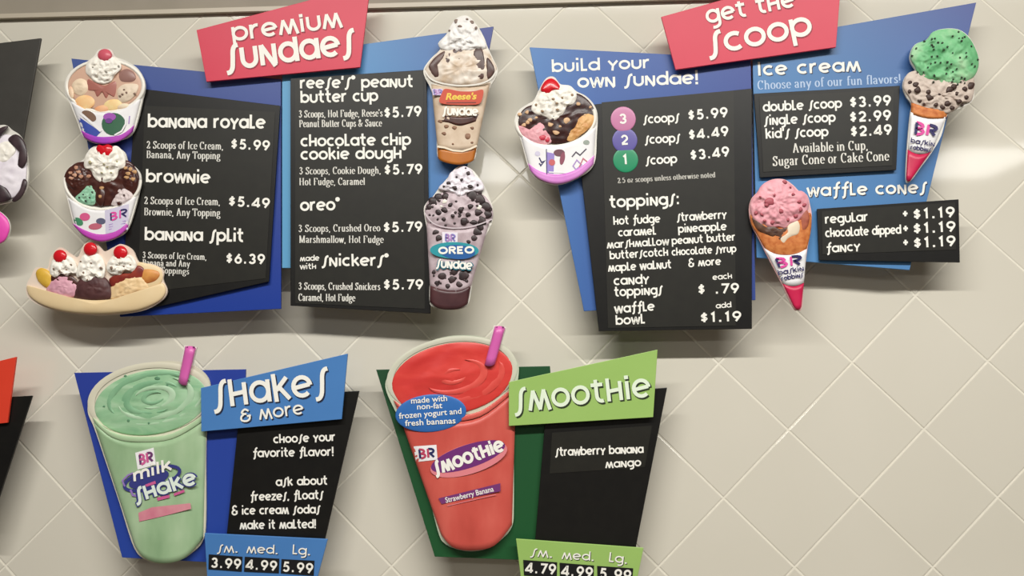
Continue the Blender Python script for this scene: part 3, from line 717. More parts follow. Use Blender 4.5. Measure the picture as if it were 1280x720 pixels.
def brand_mark(mb, q, d, left, right, box=None, xh=None):
    """the two-letter shop mark, dark left letter and pink right letter, in the slanted box q (four corners)"""
    if box: mb.quad(q, d, box)
    def P(u, v): 
        a = Vector(q[0]).lerp(Vector(q[1]), u); b_ = Vector(q[3]).lerp(Vector(q[2]), u); return a.lerp(b_, v)
    def st(p, mt, wd):
        mb.ribbon([tuple(P(*t)) for t in p], wd, d+.0007, mt)
    hgt = (Vector(q[3])-Vector(q[0])).length; wd = hgt*.17
    st([(.16, .14), (.16, .86)], left, wd)
    st([(.2, .16)]+[(.2+.2*math.sin(t), .32-.17*math.cos(t)) for t in [k*math.pi/6 for k in range(7)]], right, wd)
    st([(.24, .49)]+[(.22+.22*math.sin(t), .68-.18*math.cos(t)) for t in [k*math.pi/6 for k in range(7)]]+[(.2, .86)], right, wd)
    st([(.6, .14), (.6, .86)], right, wd)
    st([(.62, .16)]+[(.7+.2*math.sin(t), .34-.18*math.cos(t)) for t in [k*math.pi/6 for k in range(7)]]+[(.66, .52)], left, wd)
    st([(.7, .52), (.9, .86)], left, wd)
BRN = mat('mark_navy', (40, 34, 92), .45); BRP = mat('mark_pink', (222, 76, 160), .45); BRW = mat('mark_white', (240, 238, 240), .45)

def cup_body(root, top, bot, layer=1, h=5, mt=PAPER, name='paper_cup', extra=None):
    def f(m):
        m.loft(spline(top, 4, False), spline(bot, 4, False), L_(layer), h, mt, rows=10, skirt=DC)
        if extra: extra(m)
    return part(root, name, f)
def band(m, top, bot, d, h, mt): m.loft(spline(top, 4, False), spline(bot, 4, False), d, h, mt, rows=3, skirt=DC)

def sans(m, s, x0, y0, x1, y1, hgt, d, mt, lean=0, bold=.012):
    cu = bpy.data.curves.new('lettering_outline', 'FONT'); cu.body = s; cu.size = 1; cu.offset = bold; cu.shear = lean; cu.resolution_u = 3
    ob = bpy.data.objects.new('lettering_outline', cu); me = ob.to_mesh()
    V = [v.co.copy() for v in me.vertices]; Fs = [list(p.vertices) for p in me.polygons]; ob.to_mesh_clear()
    bpy.data.objects.remove(ob); bpy.data.curves.remove(cu)
    xs = [v.x for v in V]; a, b_ = min(xs), max(xs); base = Vector((x1-x0, y1-y0)); u_ = base.normalized(); v_ = Vector((u_.y, -u_.x)); kx = base.length/(b_-a); ky = hgt/.52
    P = []
    for v in V: q = Vector((x0, y0))+u_*((v.x-a)*kx)+v_*(v.y*ky); P.append((q.x, q.y, d))
    m.add(P, Fs, mt)

# ---- banana royale (glare veil over the print mixed into its washed-out colours)
PALEC = mat('glare_cherry', (205, 92, 108), .3); 
r = cutout('banana royale sundae cutout with banana slices, topmost of the three at left',
    [(109, 77), (118, 70), (124, 62), (138, 62), (144, 71), (157, 76), (172, 86), (181, 104), (178, 125), (167, 164), (150, 175), (128, 180), (106, 173), (96, 150), (88, 130), (81, 112), (90, 91)], [(131, 130, DB)], edge=.2)
def cupgfx(m):
    d = L_(1)+4.9*PX; m.lay = d
    m.quad([(97, 145), (126, 165), (120, 171), (104, 169)], d, mat('cup_blue', (66, 84, 170), .45))
    m.disc(142, 155, 15, 14, d+.0008, mat('cup_green', (54, 100, 74), .45)); m.disc(111, 145, 10, 6, d, mat('cup_brown', (128, 100, 84), .45), rot=.5)
    m.disc(137, 146, 8, 5, d+.0016, mat('cup_violet', (160, 84, 178), .45)); m.quad([(98, 141), (101, 140), (128, 163), (125, 165)], d+.0012, BRW)
    m.disc(136, 151, 4.5, 3.2, d+.0022, mat('cup_plum', (110, 64, 140), .45))
    m.ribbon([(143, 169), (152, 164), (157, 155), (157, 147)], 2, d+.0016, BRW); m.ribbon([(161, 155), (162, 145)], 1.6, d-.001, mat('mark_lilac', (170, 140, 200), .45))
cup_body(r, [(88, 126), (110, 138), (131, 141), (155, 136), (177, 122)], [(105, 172), (118, 177), (133, 179), (150, 175), (166, 164)], extra=cupgfx)
part(r, 'cup_base_band', lambda m: band(m, [(101, 163), (118, 170), (134, 171), (152, 168), (168, 156)], [(105, 172), (118, 178), (133, 180), (150, 176), (166, 164.5)], L_(2.2), 5, PURP))
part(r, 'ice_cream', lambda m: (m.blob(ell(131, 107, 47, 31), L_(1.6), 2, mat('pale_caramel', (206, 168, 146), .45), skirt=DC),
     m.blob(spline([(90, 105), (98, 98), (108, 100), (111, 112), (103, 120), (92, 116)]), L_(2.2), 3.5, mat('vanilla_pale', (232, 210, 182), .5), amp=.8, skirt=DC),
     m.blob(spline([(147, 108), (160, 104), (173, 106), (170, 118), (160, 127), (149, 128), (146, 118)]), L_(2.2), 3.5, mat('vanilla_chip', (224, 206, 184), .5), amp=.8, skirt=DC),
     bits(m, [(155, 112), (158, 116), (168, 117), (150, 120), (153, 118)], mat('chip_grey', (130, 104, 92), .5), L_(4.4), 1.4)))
part(r, 'syrup', lambda m: (m.blob(spline([(148, 91), (158, 86), (167, 90), (170, 98), (164, 103), (150, 102)]), L_(3), 2.2, mat('glare_fudge', (150, 112, 104), .35), skirt=DC),
     m.blob(spline([(108, 98), (118, 102), (132, 106), (146, 100), (148, 110), (144, 122), (138, 118), (133, 124), (127, 116), (121, 122), (116, 114), (108, 112)]), L_(3), 2.4, mat('glare_syrup', (168, 106, 96), .3), skirt=DC)))  # fudge and syrup tones washed out by the painted-in glare veil
for x, y, a_, b_, cc in ((106, 128, 13, 9.5, (240, 206, 150)), (141, 131, 11.5, 7.5, (240, 218, 160)), (128, 136, 10, 4.5, (236, 190, 146)), (153, 133, 9, 3.6, (228, 218, 190)), (89, 116, 3.5, 8, (236, 218, 188))):
    def f(m, x=x, y=y, a_=a_, b_=b_, cc=cc):
        m.blob(ell(x, y, a_, b_, -8), L_(3.4), 2, noisy('banana_%d' % x, [(.35, cc), (.7, (cc[0]-4, cc[1]-34, cc[2]-34))], 22, .45), skirt=DC)
    part(r, 'banana_slice', f)
ring_rim(r, 131, 107.5, 50.5, 34, 0, 4.5, 3.2)
cream(r, [(107, 90), (109, 78), (119, 71), (131, 68), (143, 72), (151, 80), (151, 87), (144, 94), (139, 102), (129, 105.5), (119, 103), (113, 97)], 5.5, specks=[(148, 83, 1.6), (133, 90, 1.7), (116, 84, 1.2)], smat=mat('speck_grey', (150, 145, 135), .5))
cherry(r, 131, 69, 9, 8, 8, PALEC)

# ---- brownie sundae
r = cutout('brownie sundae cutout in a paper cup, between the other two at left',
    [(104, 200), (113, 186), (126, 181.5), (140, 181.5), (155, 190), (160, 203), (170, 210), (176, 222), (172, 247), (160, 285), (145, 297), (126, 302), (106, 296), (94, 284), (85, 251), (79, 225), (88, 208)], [(140, 262, DB)], edge=.3)
def cupgfx(m):
    d = L_(1)+4.6*PX; m.lay = d
    m.disc(106, 271, 6.5, 5, d-.001, mat('cup_pink', (214, 92, 140), .45)); m.disc(98, 277, 6.5, 4.4, d-.003, mat('cup_leaf', (74, 140, 104), .45), rot=.6)
    m.disc(119, 283, 8.5, 4, d, mat('cup_rose', (190, 100, 120), .45), rot=-.1); m.disc(126, 276.5, 6, 4, d, mat('cup_slate', (90, 92, 118), .45))
    q = [(131, 263), (161, 255), (160, 287), (132, 292)]
    m.quad(q, d-.0003, mat('cup_lilac', (206, 200, 222), .45)); brand_mark(m, [(134, 266), (161, 257.5), (160, 272), (135, 278)], d+.0006, BRN, BRP)
    for i, yy in enumerate((281, 284, 287)): m.ribbon([(136, yy), (157, yy-5)], 1.0, d+.0006, mat('mark_lilac', (170, 140, 200), .45))
cup_body(r, [(85, 247), (105, 259), (125, 263), (148, 259), (172, 243)], [(94, 284), (107, 295), (126, 301), (145, 296), (160, 284)], extra=cupgfx)
part(r, 'cup_base_band', lambda m: band(m, [(90, 279), (107, 288), (125, 293), (145, 289), (161, 277)], [(94, 284), (107, 295.5), (126, 302), (145, 297), (160, 285)], L_(2.2), 5, mat('band_magenta', (190, 72, 180), .4)))
part(r, 'hot_fudge', lambda m: m.blob(spline([(83, 222), (90, 207), (104, 202), (128, 205), (156, 200), (168, 208), (174, 222), (170, 240), (150, 254), (125, 258), (100, 252), (86, 238)]), L_(1.6), 3, FUDGE, amp=1.2, skirt=DC))
part(r, 'mint_ice_cream', lambda m: (m.blob(spline([(94, 247), (101, 240), (107, 232), (117, 230), (121, 240), (119, 255), (108, 256), (99, 253)]), L_(3), 3.6, noisy('mint_pale', [(.3, (124, 184, 152)), (.7, (164, 208, 178))], 50, .5), amp=1.4, fr=.3, skirt=DC),
     bits(m, [(104, 243), (112, 247), (107, 251), (115, 240), (99, 247)], CRUMB, L_(5), 1.1)))
part(r, 'vanilla_ice_cream', lambda m: (m.blob(spline([(139, 256), (144, 244), (150, 234), (158, 236), (166, 243), (164, 250), (152, 257)]), L_(3), 3.4, noisy('vanilla_lilac', [(.3, (206, 190, 190)), (.7, (226, 214, 212))], 40, .5), amp=1.2, fr=.3, skirt=DC),
     bits(m, [(149, 254, 3), (155, 244, 1.2)], FUDGE, L_(4.8), 1.5)))
part(r, 'brownie_chunk', lambda m: (m.blob(spline([(80, 222), (86, 210), (98, 205), (110, 214), (112, 226), (103, 237), (93, 238), (84, 230)]), L_(3), 3.5, FUDGE, amp=1.2, fr=.3, skirt=DC),
     bits(m, [(88, 216), (95, 210), (93, 219), (98, 215), (101, 221), (89, 223), (111, 220)], noisy('nut_rose', [(.3, (170, 118, 96)), (.7, (212, 168, 140))], 90, .5), L_(5), 2.6)))
part(r, 'brownie_chunk', lambda m: (m.blob(spline([(119, 252), (119, 240), (125, 231), (132, 238), (131, 252), (126, 259)]), L_(3.2), 4, FUDGE, skirt=DC), bits(m, [(127, 235, 3), (125, 246, 2.2)], NUT, L_(5.4), 2)))
part(r, 'brownie_chunk', lambda m: (m.blob(spline([(151, 208), (160, 204), (170, 211), (174, 224), (168, 238), (157, 238), (152, 226)]), L_(3), 3.5, FUDGE, amp=1.2, fr=.3, skirt=DC),
     bits(m, [(157, 210), (163, 212), (168, 215), (160, 217), (166, 224), (158, 222)], NUT, L_(5), 2.6)))
ring_rim(r, 128, 226, 49.5, 37, 0, 4, 3, a0=-2, a1=187)
cream(r, [(105, 202), (108, 192), (115, 187), (122, 183), (133, 187), (145, 182), (154, 190), (157, 200), (156, 209), (149, 213), (146, 222), (136, 229), (125, 228), (117, 221), (113, 213), (106, 210)], 5.5, lobes=9,
      specks=[(112, 203, 2), (134, 209, 1.3), (127, 216, 1.3), (139, 216, 1.4), (146, 202, 1.4), (130, 205, 1.2)], smat=mat('speck_olive', (168, 160, 120), .5))
part(r, 'cherry', lambda m: m.blob(spline([(120, 187), (123, 181), (129, 182), (135, 180), (141, 184), (141, 191), (136, 197), (130, 195), (124, 195)]), L_(8), 4, CHERRY, rings=7, skirt=DC))

# ---- banana split
DISH = noisy('cream_dish', [(.3, (226, 200, 156)), (.7, (232, 209, 168))], 10, .4)
r = cutout('banana split cutout in a long cream dish with three cherries',
    [(34, 357), (40, 345), (46, 335), (60, 336), (64, 322), (75, 310), (88, 318), (98, 322), (106, 306), (119, 304), (130, 315), (142, 310), (152, 306), (165, 313), (173, 328), (190, 331), (203, 338), (203, 350), (208, 364), (200, 376), (175, 388), (130, 393), (90, 391), (55, 383), (36, 371)],
    [(160, 375, DK), (120, 366, 0)], bm=mat('cutout_border', (226, 208, 192), .5))
part(r, 'dish', lambda m: m.blob(spline([(34, 357), (45, 361), (65, 366), (90, 372), (115, 375), (140, 374), (165, 370), (190, 362), (203, 354), (207, 365), (198, 377), (175, 387), (150, 391), (120, 392.5), (85, 390), (55, 382), (37, 370)]), L_(3.5), 5, DISH, rings=8, c=(120, 381), skirt=DC))
part(r, 'dish_back', lambda m: m.blob(spline([(172, 330), (185, 330), (198, 334), (203, 342), (202, 352), (190, 362), (176, 360)]), L_(.6), 2, DISH, skirt=DC))
part(r, 'banana', lambda m: m.blob(spline([(45, 340), (51, 335), (60, 338), (66, 346), (64, 360), (55, 358), (47, 350)]), L_(1.2), 3.4, noisy('banana_gold', [(.3, (206, 160, 48)), (.7, (222, 182, 76))], 25, .4), skirt=DC))
part(r, 'banana', lambda m: m.blob(spline([(177, 337), (188, 336), (198, 339), (200, 345), (194, 352), (182, 355), (174, 348)]), L_(1.6), 3, noisy('banana_toffee', [(.3, (170, 88, 44)), (.7, (222, 158, 84))], 18, .4), skirt=DC))
part(r, 'strawberry_ice_cream', lambda m: m.blob(spline([(58, 362), (64, 350), (74, 344), (88, 346), (98, 358), (97, 370), (80, 372), (66, 368)]), L_(1.8), 4.5, noisy('strawberry_ice', [(.3, (200, 142, 160)), (.7, (222, 170, 184))], 35, .5), amp=1.2, fr=.25, skirt=DC))
part(r, 'chocolate_ice_cream', lambda m: m.blob(spline([(92, 372), (95, 356), (104, 346), (118, 343), (133, 348), (139, 360), (138, 373), (115, 376)]), L_(2), 6, noisy('chocolate_ice', [(.3, (72, 42, 44)), (.7, (92, 58, 58))], 30, .5), amp=.8, fr=.25, skirt=DC))
part(r, 'vanilla_ice_cream', lambda m: m.blob(spline([(138, 373), (138, 360), (146, 350), (160, 346), (176, 344), (184, 354), (184, 362), (165, 370), (150, 374)]), L_(1.9), 4.5, noisy('vanilla_ice', [(.3, (220, 184, 134)), (.7, (236, 208, 164))], 35, .5), amp=1.2, fr=.25, skirt=DC))
part(r, 'chocolate_sauce', lambda m: m.blob(spline([(62, 346), (75, 343), (90, 345), (97, 352), (95, 360), (90, 356), (85, 350), (78, 356), (72, 352), (66, 356)]), L_(3.6), 2.2, FUDGE, skirt=DC))
part(r, 'strawberry_sauce', lambda m: m.blob(spline([(137, 348), (150, 342), (165, 341), (172, 332), (180, 336), (179, 346), (170, 348), (168, 356), (160, 350), (148, 352), (142, 360), (138, 356)]), L_(3.6), 2.4, noisy('berry_sauce', [(.3, (116, 40, 36)), (.7, (150, 60, 44))], 30, .3), skirt=DC))
cream(r, [(62, 340), (65, 326), (76, 318), (88, 321), (95, 329), (96, 341), (88, 342), (84, 346), (77, 342), (70, 347), (65, 345)], 4.5, lobes=6, specks=[(74, 339, 1.6), (89, 331, 1.4), (83, 337, 1.2), (67, 336, 1.2)], smat=mat('speck_brown', (132, 108, 92), .5))
cream(r, [(95, 341), (99, 327), (105, 318), (114, 316), (124, 318), (131, 329), (131, 344), (126, 350), (121, 346), (116, 348), (112, 357), (104, 354), (101, 346), (97, 347)], 5, lobes=8, specks=[(104, 341, 1.6), (114, 329, 1.3), (126, 335, 2), (101, 327, 1.3), (109, 350, 1.2)], smat=mat('speck_brown', (132, 108, 92), .5))
cream(r, [(133, 333), (137, 324), (145, 318), (155, 318), (165, 320), (171, 331), (166, 340), (157, 338), (150, 344), (141, 343), (135, 340)], 4.7, lobes=6, specks=[(139, 335, 2.2), (155, 333, 1.4), (163, 331, 1.2)], smat=mat('speck_brown', (132, 108, 92), .5))
cherry(r, 75, 320.5, 8.6, 8.4); cherry(r, 113, 311.5, 8.6, 8.6, 7.5); cherry(r, 150.5, 316, 8.9, 9)

# ---- tall sundaes
def tall(label, sil, pegs): return cutout(label, sil, pegs, edge=.2)
TAN = noisy('peanut_ice', [(.3, (196, 172, 146)), (.7, (216, 196, 174))], 30, .4, .4, 3)
PLAST = mat('clear_lid_edge', (226, 222, 214), .2, .6)
r = tall('tall peanut butter sundae cutout with whipped top, beside the words butter cup',
    [(572, 22), (585, 20), (597, 33), (605, 47), (609, 58), (616, 73), (622, 87), (619, 98), (612, 110), (605, 135), (600, 160), (596, 185), (592, 200), (575, 205), (555, 202), (547, 195), (546, 165), (544, 135), (539, 112), (531, 96), (530, 86), (538, 74), (550, 62), (548, 54), (558, 43), (563, 33)], [(566, 150, DB)])
def f(m):
    m.loft(spline([(539, 105), (556, 108), (576, 109), (596, 107), (613, 103)], 4, False), spline([(547, 186), (558, 188), (572, 189), (585, 188), (596, 185)], 4, False), L_(1), 5, TAN, rows=12, amp=.8, fr=.12, skirt=DC)
    bits(m, [(558, 158, 3), (584, 171, 4), (555, 167, 2.5), (590, 160, 2), (568, 160, 2.5), (551, 152, 3), (590, 178, 1.6), (566, 180, 1.4)], noisy('peanut_bits', [(.3, (110, 76, 58)), (.7, (150, 112, 86))], 50, .5), L_(1)+4*PX, 3)
part(r, 'cup', f)
def f(m):
    m.blob(spline([(531, 88), (540, 74), (552, 62), (578, 58), (606, 60), (615, 73), (621, 87), (612, 101), (590, 106), (572, 107), (552, 105), (538, 100)]), L_(1.4), 6, noisy('dome_ice', [(.35, (200, 178, 154)), (.65, (232, 222, 210))], 26, .35, .4, 3), rings=16, amp=1.6, fr=.14, soften=True, skirt=DC)
    ch = noisy('chocolate_streak', [(.3, (66, 46, 44)), (.7, (104, 78, 72))], 30, .35)
    for o_ in ([(536, 84), (540, 76), (548, 68), (556, 64), (554, 72), (547, 80), (545, 90), (549, 94), (543, 96)], [(566, 62), (576, 60), (583, 66), (580, 76), (573, 78), (568, 72)], [(592, 64), (601, 60), (605, 70), (606, 84), (604, 98), (597, 97), (594, 84)], [(609, 72), (616, 80), (618, 90), (610, 98), (608, 84)], [(549, 82), (556, 86), (556, 90), (550, 88)], [(581, 84), (587, 80), (590, 88), (586, 96), (581, 92)], [(557, 70), (563, 66), (564, 76), (560, 82), (556, 78)], [(566, 88), (575, 86), (577, 93), (569, 94)]):
        m.blob(spline(o_), L_(1.4)+3.4*PX, 1.6, ch, rings=4, skirt=L_(1))
part(r, 'ice_cream_dome', f)
part(r, 'fudge_layer', lambda m: m.loft(spline([(545, 142), (560, 145), (575, 146), (590, 145), (602, 141)], 4, False), spline([(546, 152), (560, 153), (574, 157), (588, 154), (600, 150)], 4, False), L_(1.8), 5, FUDGE, rows=4, skirt=DC))
part(r, 'caramel_base', lambda m: (m.loft(spline([(546.5, 185), (558, 187), (572, 189), (585, 187.5), (596, 184)], 4, False), spline([(547.5, 198), (556, 203), (572, 206), (585, 204), (592.5, 200)], 4, False), L_(1.6), 5, noisy('caramel', [(.3, (176, 100, 36)), (.7, (196, 122, 52))], 14, .3), rows=5, skirt=DC),
     m.ribbon([(547, 183), (556, 184.5), (566, 188), (578, 189), (588, 186), (596, 182)], 2.4, L_(1.6)+5.6*PX, mat('cream_line', (232, 218, 196), .4))))
part(r, 'lid_rim', lambda m: m.ribbon(spline([(531, 88), (538, 98), (552, 104), (575, 107), (598, 105), (613, 99), (621, 88)], 5, False), 2, L_(1.4)+6.4*PX, PLAST))
cream(r, [(548, 55), (557, 44), (562, 35), (571, 23), (585, 21), (596, 33), (600, 42), (608, 56), (604, 62), (592, 63), (578, 66), (564, 64), (553, 62)], 4, h=5, lobes=8, c=(578, 48), mt=noisy('cream_cool', [(.3, (226, 222, 218)), (.7, (242, 240, 238))], 40, .45), specks=[(570, 27, 3), (590, 28, 3), (575, 33, 2.4), (584, 24, 1.6), (595, 35, 1.8), (562, 38, 1.5)], smat=mat('speck_taupe', (128, 108, 98), .5))
RB = mat('label_orange_red', (196, 66, 36), .4); YEL = mat('label_yellow', (232, 196, 70), .4)
def f(m):
    d = L_(1)+6.6*PX
    m.add([(x, y, d) for x, y in spline([(549, 127), (552, 117), (557, 111), (575, 114), (592, 114), (603, 112), (604, 118), (600, 129), (588, 131), (570, 131), (556, 130)])], [list(range(55))[::-1]], RB)
    sans(m, "Reese's", 557, 124.5, 596, 124, 5.9, d+.0008, YEL, .22, .035)
    m.ribbon([(558, 128.4), (595, 128)], 1.2, d+.0008, mat('label_brown', (120, 40, 30), .4))
    text(m, 'sundae', FUNH, 553, 143.5, 597, 144.5, 8.5, d+.0006, WHITE, .27)
part(r, 'label', f)
def f(m):
    d = L_(1)+6.0*PX; q = [(540, 111), (553, 111), (555, 119), (541, 119)]
    m.quad(q, d, mat('tag_lilac', (206, 196, 226), .45)); brand_mark(m, q, d+.0004, mat('tag_blue', (130, 120, 190), .45), mat('tag_pink', (190, 140, 200), .45))
part(r, 'shop_tag', f)

r = tall('tall cookies and cream sundae cutout below the peanut butter one',
    [(580, 207.5), (591, 213), (600, 224), (606, 234), (612, 248), (616, 262), (615, 278), (606, 297), (599, 319), (593, 333), (589, 361), (585, 380), (575, 386), (558, 387), (543, 384), (537, 376), (538, 339), (538, 311), (535, 292), (530, 264), (533, 254), (541, 246), (549, 235), (560, 222), (570, 210)], [(552, 300, DB)])
LILAC = noisy('cookie_ice', [(.3, (172, 152, 158)), (.7, (204, 188, 194))], 34, .4, .4, 3)
COOK = noisy('crushed_cookie', [(.3, (42, 32, 34)), (.7, (66, 50, 52))], 50, .45)
def f(m):
    A = spline([(533, 278), (548, 284), (572, 286), (596, 283), (613, 274)], 4, False); B = spline([(537.5, 360), (550, 364), (563, 365), (577, 364), (589, 358)], 4, False)
    m.loft(A, B, L_(1), 5.5, LILAC, rows=12, amp=1, fr=.15, skirt=DC)
    bits(m, [(548, 298, 4), (545, 290, 4), (595, 290, 6), (600, 284, 5), (592, 298, 4), (585, 302, 3), (553, 345, 6), (565, 350, 5), (577, 344, 7), (585, 336, 6), (568, 340, 5), (548, 354, 4), (574, 356, 4), (560, 358, 3), (543, 340, 3), (583, 351, 3), (555, 304, 2)]+[(x_, y_, 1.5) for x_, y_ in scatter([(542, 342), (586, 338), (584, 358), (541, 358)], 14, 21)], COOK, L_(1)+4.4*PX, 3, 5)
part(r, 'cup', f)
def f(m):
    o_ = spline([(531, 266), (533, 255), (541, 246), (556, 240), (575, 238), (596, 240), (609, 248), (616, 263), (614, 276), (598, 285), (572, 287), (548, 284), (535, 279)])
    m.blob(o_, L_(1.4), 6.5, LILAC, rings=16, amp=1.8, fr=.16, soften=True, skirt=DC)
    bits(m, [(541, 252, 6), (549, 247, 6), (537, 259, 4), (556, 262, 4), (548, 265, 4), (590, 246, 8), (600, 250, 8), (606, 258, 7), (609, 268, 6), (603, 276, 6), (597, 265, 5), (580, 276, 5), (576, 262, 3.5), (563, 256, 3), (566, 270, 2.6), (588, 258, 4), (585, 268, 3), (612, 262, 3), (554, 274, 2.5), (592, 278, 4), (598, 240, 4), (558, 246, 5)], COOK, L_(1.4)+4.4*PX, 3, 9, 1.6)
    bits(m, scatter(o_, 34, 11), COOK, 0, 1.7, 13, 1.2)
    bits(m, [(556, 252, 3.4), (557, 247, 3), (599, 259, 3.5), (552, 258, 2)], CREAM, L_(1.4)+6.6*PX, 3, 10)
part(r, 'ice_cream_dome', f)
part(r, 'fudge_base', lambda m: m.loft(spline([(537.5, 357), (550, 361), (563, 363), (577, 362), (589, 356)], 4, False), spline([(537, 377), (547, 385), (561, 387), (575, 385.5), (585, 379)], 4, False), L_(1.6), 5.5, noisy('fudge_plum', [(.3, (66, 38, 42)), (.7, (84, 52, 54))], 20, .35), rows=5, skirt=DC))
part(r, 'lid_rim', lambda m: m.ribbon(spline([(531, 266), (540, 278), (556, 284), (575, 285), (597, 281), (615, 274)], 5, False), 1.5, L_(1.4)+6.9*PX, mat('lid_edge_lilac', (206, 194, 200), .25, .6)))
cream(r, [(548, 236), (551, 231), (558, 226), (563, 216), (572, 211), (580, 207.5), (589, 212), (594, 220), (602, 226), (605, 236), (598, 240), (588, 240), (582, 244), (576, 250), (569, 244), (560, 240), (552, 238)], 4.4, h=5.5, lobes=9, c=(578, 230), mt=noisy('cream_lilac', [(.3, (222, 214, 224)), (.7, (240, 234, 240))], 40, .45),
      specks=[(585, 217, 2.8), (569, 235, 3), (588, 233, 3), (561, 229, 2.6), (577, 225, 2), (571, 221, 1.5), (555, 233, 1.5), (597, 231, 1.6), (582, 210, 1.4)], smat=COOK)
def f(m):
    d = L_(1)+7.2*PX
    m.disc(568, 313, 30.5, 10.5, d, mat('label_teal', (40, 148, 160), .4), 30, .02); m.disc(572, 315, 22, 9, d+.0006, mat('label_blue', (34, 92, 158), .4), 30, .05)
    text(m, 'oreo', {**FUN, 'r': (.8, [[(.12, 1.0), (.12, 0)], [(.12, .95)]+arc(.4, .75, .28, .22, 90, -90, 6)+[(.12, .52)], [(.36, .52), (.72, 0)]]), 'e': (.74, [[(.64, .93), (.12, .93), (.12, .07), (.64, .07)], [(.12, .5), (.56, .5)]])}, 548, 317.5, 592, 316.5, 8.6, d+.0012, WHITE, .28)
    text(m, 'sundae', FUNH, 545, 334.5, 590, 337.5, 8.5, d+.0002, mat('label_teal_dark', (30, 110, 130), .4), .5)
    text(m, 'sundae', FUNH, 545, 334, 589.5, 337, 8.5, d+.0012, WHITE, .26)
part(r, 'label', f)
def f(m):
    d = L_(1)+6.6*PX; q = [(555, 291), (570, 291.5), (570, 303), (555, 303)]
    m.quad([(552.5, 290), (572, 290.5), (572, 304), (553, 304)], d-.0004, mat('tag_white', (232, 226, 236), .45)); brand_mark(m, q, d+.0004, mat('tag_blue', (130, 120, 190), .45), mat('tag_violet', (170, 130, 190), .45))
part(r, 'shop_tag', f)

# ---- strawberry and caramel sundae of the scoop board
r = cutout('pink and caramel sundae cutout in a white cup left of the number discs',
    [(668, 126), (675, 112), (683, 99), (692, 97), (700, 106), (712, 108), (720, 115), (732, 121), (742, 132), (746, 145), (745, 170), (742, 204), (725, 220), (697, 230), (672, 223), (662, 210), (652, 175), (644, 156), (648, 140), (660, 131)], [(705, 195, DB)])
def cupgfx(m):
    d = L_(1)+5.0*PX; m.lay = d
    m.quad([(683, 190), (693, 192), (692, 217), (684, 216)], d, mat('cup_periwinkle', (150, 130, 200), .45)); m.disc(690, 203, 4, 4, d+.0006, mat('cup_coral', (200, 96, 100), .45)); m.disc(699, 191, 7, 4.5, d, mat('cup_cocoa', (110, 66, 80), .45)); m.disc(703, 198, 3, 8, d+.0003, mat('cup_wine', (140, 70, 90), .45), rot=.2)
    m.quad([(682.5, 186), (683.5, 186), (684, 218), (683, 218)], d+.001, BRN); m.ribbon([(674, 197), (677, 203), (681, 201), (676, 207), (674, 204)], 1.6, d-.0012, BRN)
    m.ribbon([(715, 196), (720, 190), (725, 194), (733, 186)], 1.6, d-.002, mat('cup_charcoal', (74, 66, 82), .45)); m.ribbon([(716, 208), (721, 200), (727, 206), (720, 212), (716, 207)], 1.5, d-.001, mat('mark_lilac', (170, 140, 200), .45))
    m.ribbon([(724, 209), (729, 198), (735, 203)], 1.4, d-.004, mat('cup_rose', (190, 100, 120), .45)); m.disc(733, 178, 4, 3, d-.004, mat('cup_sage', (150, 160, 150), .45)); m.disc(672, 192, 3.4, 3, d-.004, mat('cup_lilac', (206, 200, 222), .45))
    m.ribbon([(686, 215), (708, 216)], 1.4, d+.0009, BRW)
cup_body(r, [(650, 167), (670, 179), (693, 183), (720, 176), (745, 158)], [(662, 211), (675, 223), (697, 229), (722, 221), (742, 204)], extra=cupgfx)
part(r, 'cup_base_band', lambda m: band(m, [(660, 204), (675, 214), (698, 218), (722, 211), (743, 194)], [(662, 212), (675, 224), (697, 230), (722, 222), (742, 205)], L_(2.2), 5, noisy('band_orchid', [(.3, (206, 120, 204)), (.7, (222, 148, 216))], 14, .4)))
part(r, 'hot_fudge', lambda m: m.blob(spline([(648, 152), (653, 138), (667, 131), (690, 135), (712, 122), (722, 117), (736, 126), (743, 140), (738, 160), (715, 176), (692, 180), (665, 172), (652, 162)]), L_(1.6), 3, noisy('fudge_dark', [(.3, (44, 22, 22)), (.7, (66, 34, 30))], 40, .3), amp=1.2, skirt=DC) or bits(m, [(650, 143), (659, 140), (660, 153), (663, 150), (655, 156), (708, 151, 4), (695, 166, 3.4), (688, 156, 3), (723, 130, 2.6), (731, 144, 2), (738, 134, 2.2), (700, 158, 2), (670, 147, 2)], noisy('nut_cream', [(.3, (196, 154, 116)), (.7, (228, 192, 150))], 90, .5), L_(4.4), 2.6, 3))
part(r, 'strawberry_ice_cream', lambda m: (m.blob(spline([(648, 158), (653, 158), (662, 162), (670, 155), (677, 151), (684, 162), (691, 176), (680, 181), (664, 177), (652, 169)]), L_(2.6), 3.6, noisy('strawberry_light', [(.3, (218, 150, 160)), (.7, (234, 176, 184))], 40, .5), amp=1, fr=.25, skirt=DC),
     bits(m, [(678, 172, 4.4), (684, 175, 3)], mat('berry', (196, 54, 74), .35), L_(4.4), 3)))
part(r, 'caramel_ice_cream', lambda m: m.blob(spline([(722, 148), (733, 141), (743, 146), (740, 157), (730, 166), (716, 176), (708, 175), (711, 165), (720, 158)]), L_(2.6), 3.4, noisy('caramel_ice', [(.3, (200, 140, 78)), (.7, (224, 178, 116))], 30, .45), amp=1.2, fr=.25, skirt=DC))
ring_rim(r, 694.5, 149.5, 51.5, 34.5, -6, 4, 3, a0=-14, a1=184)
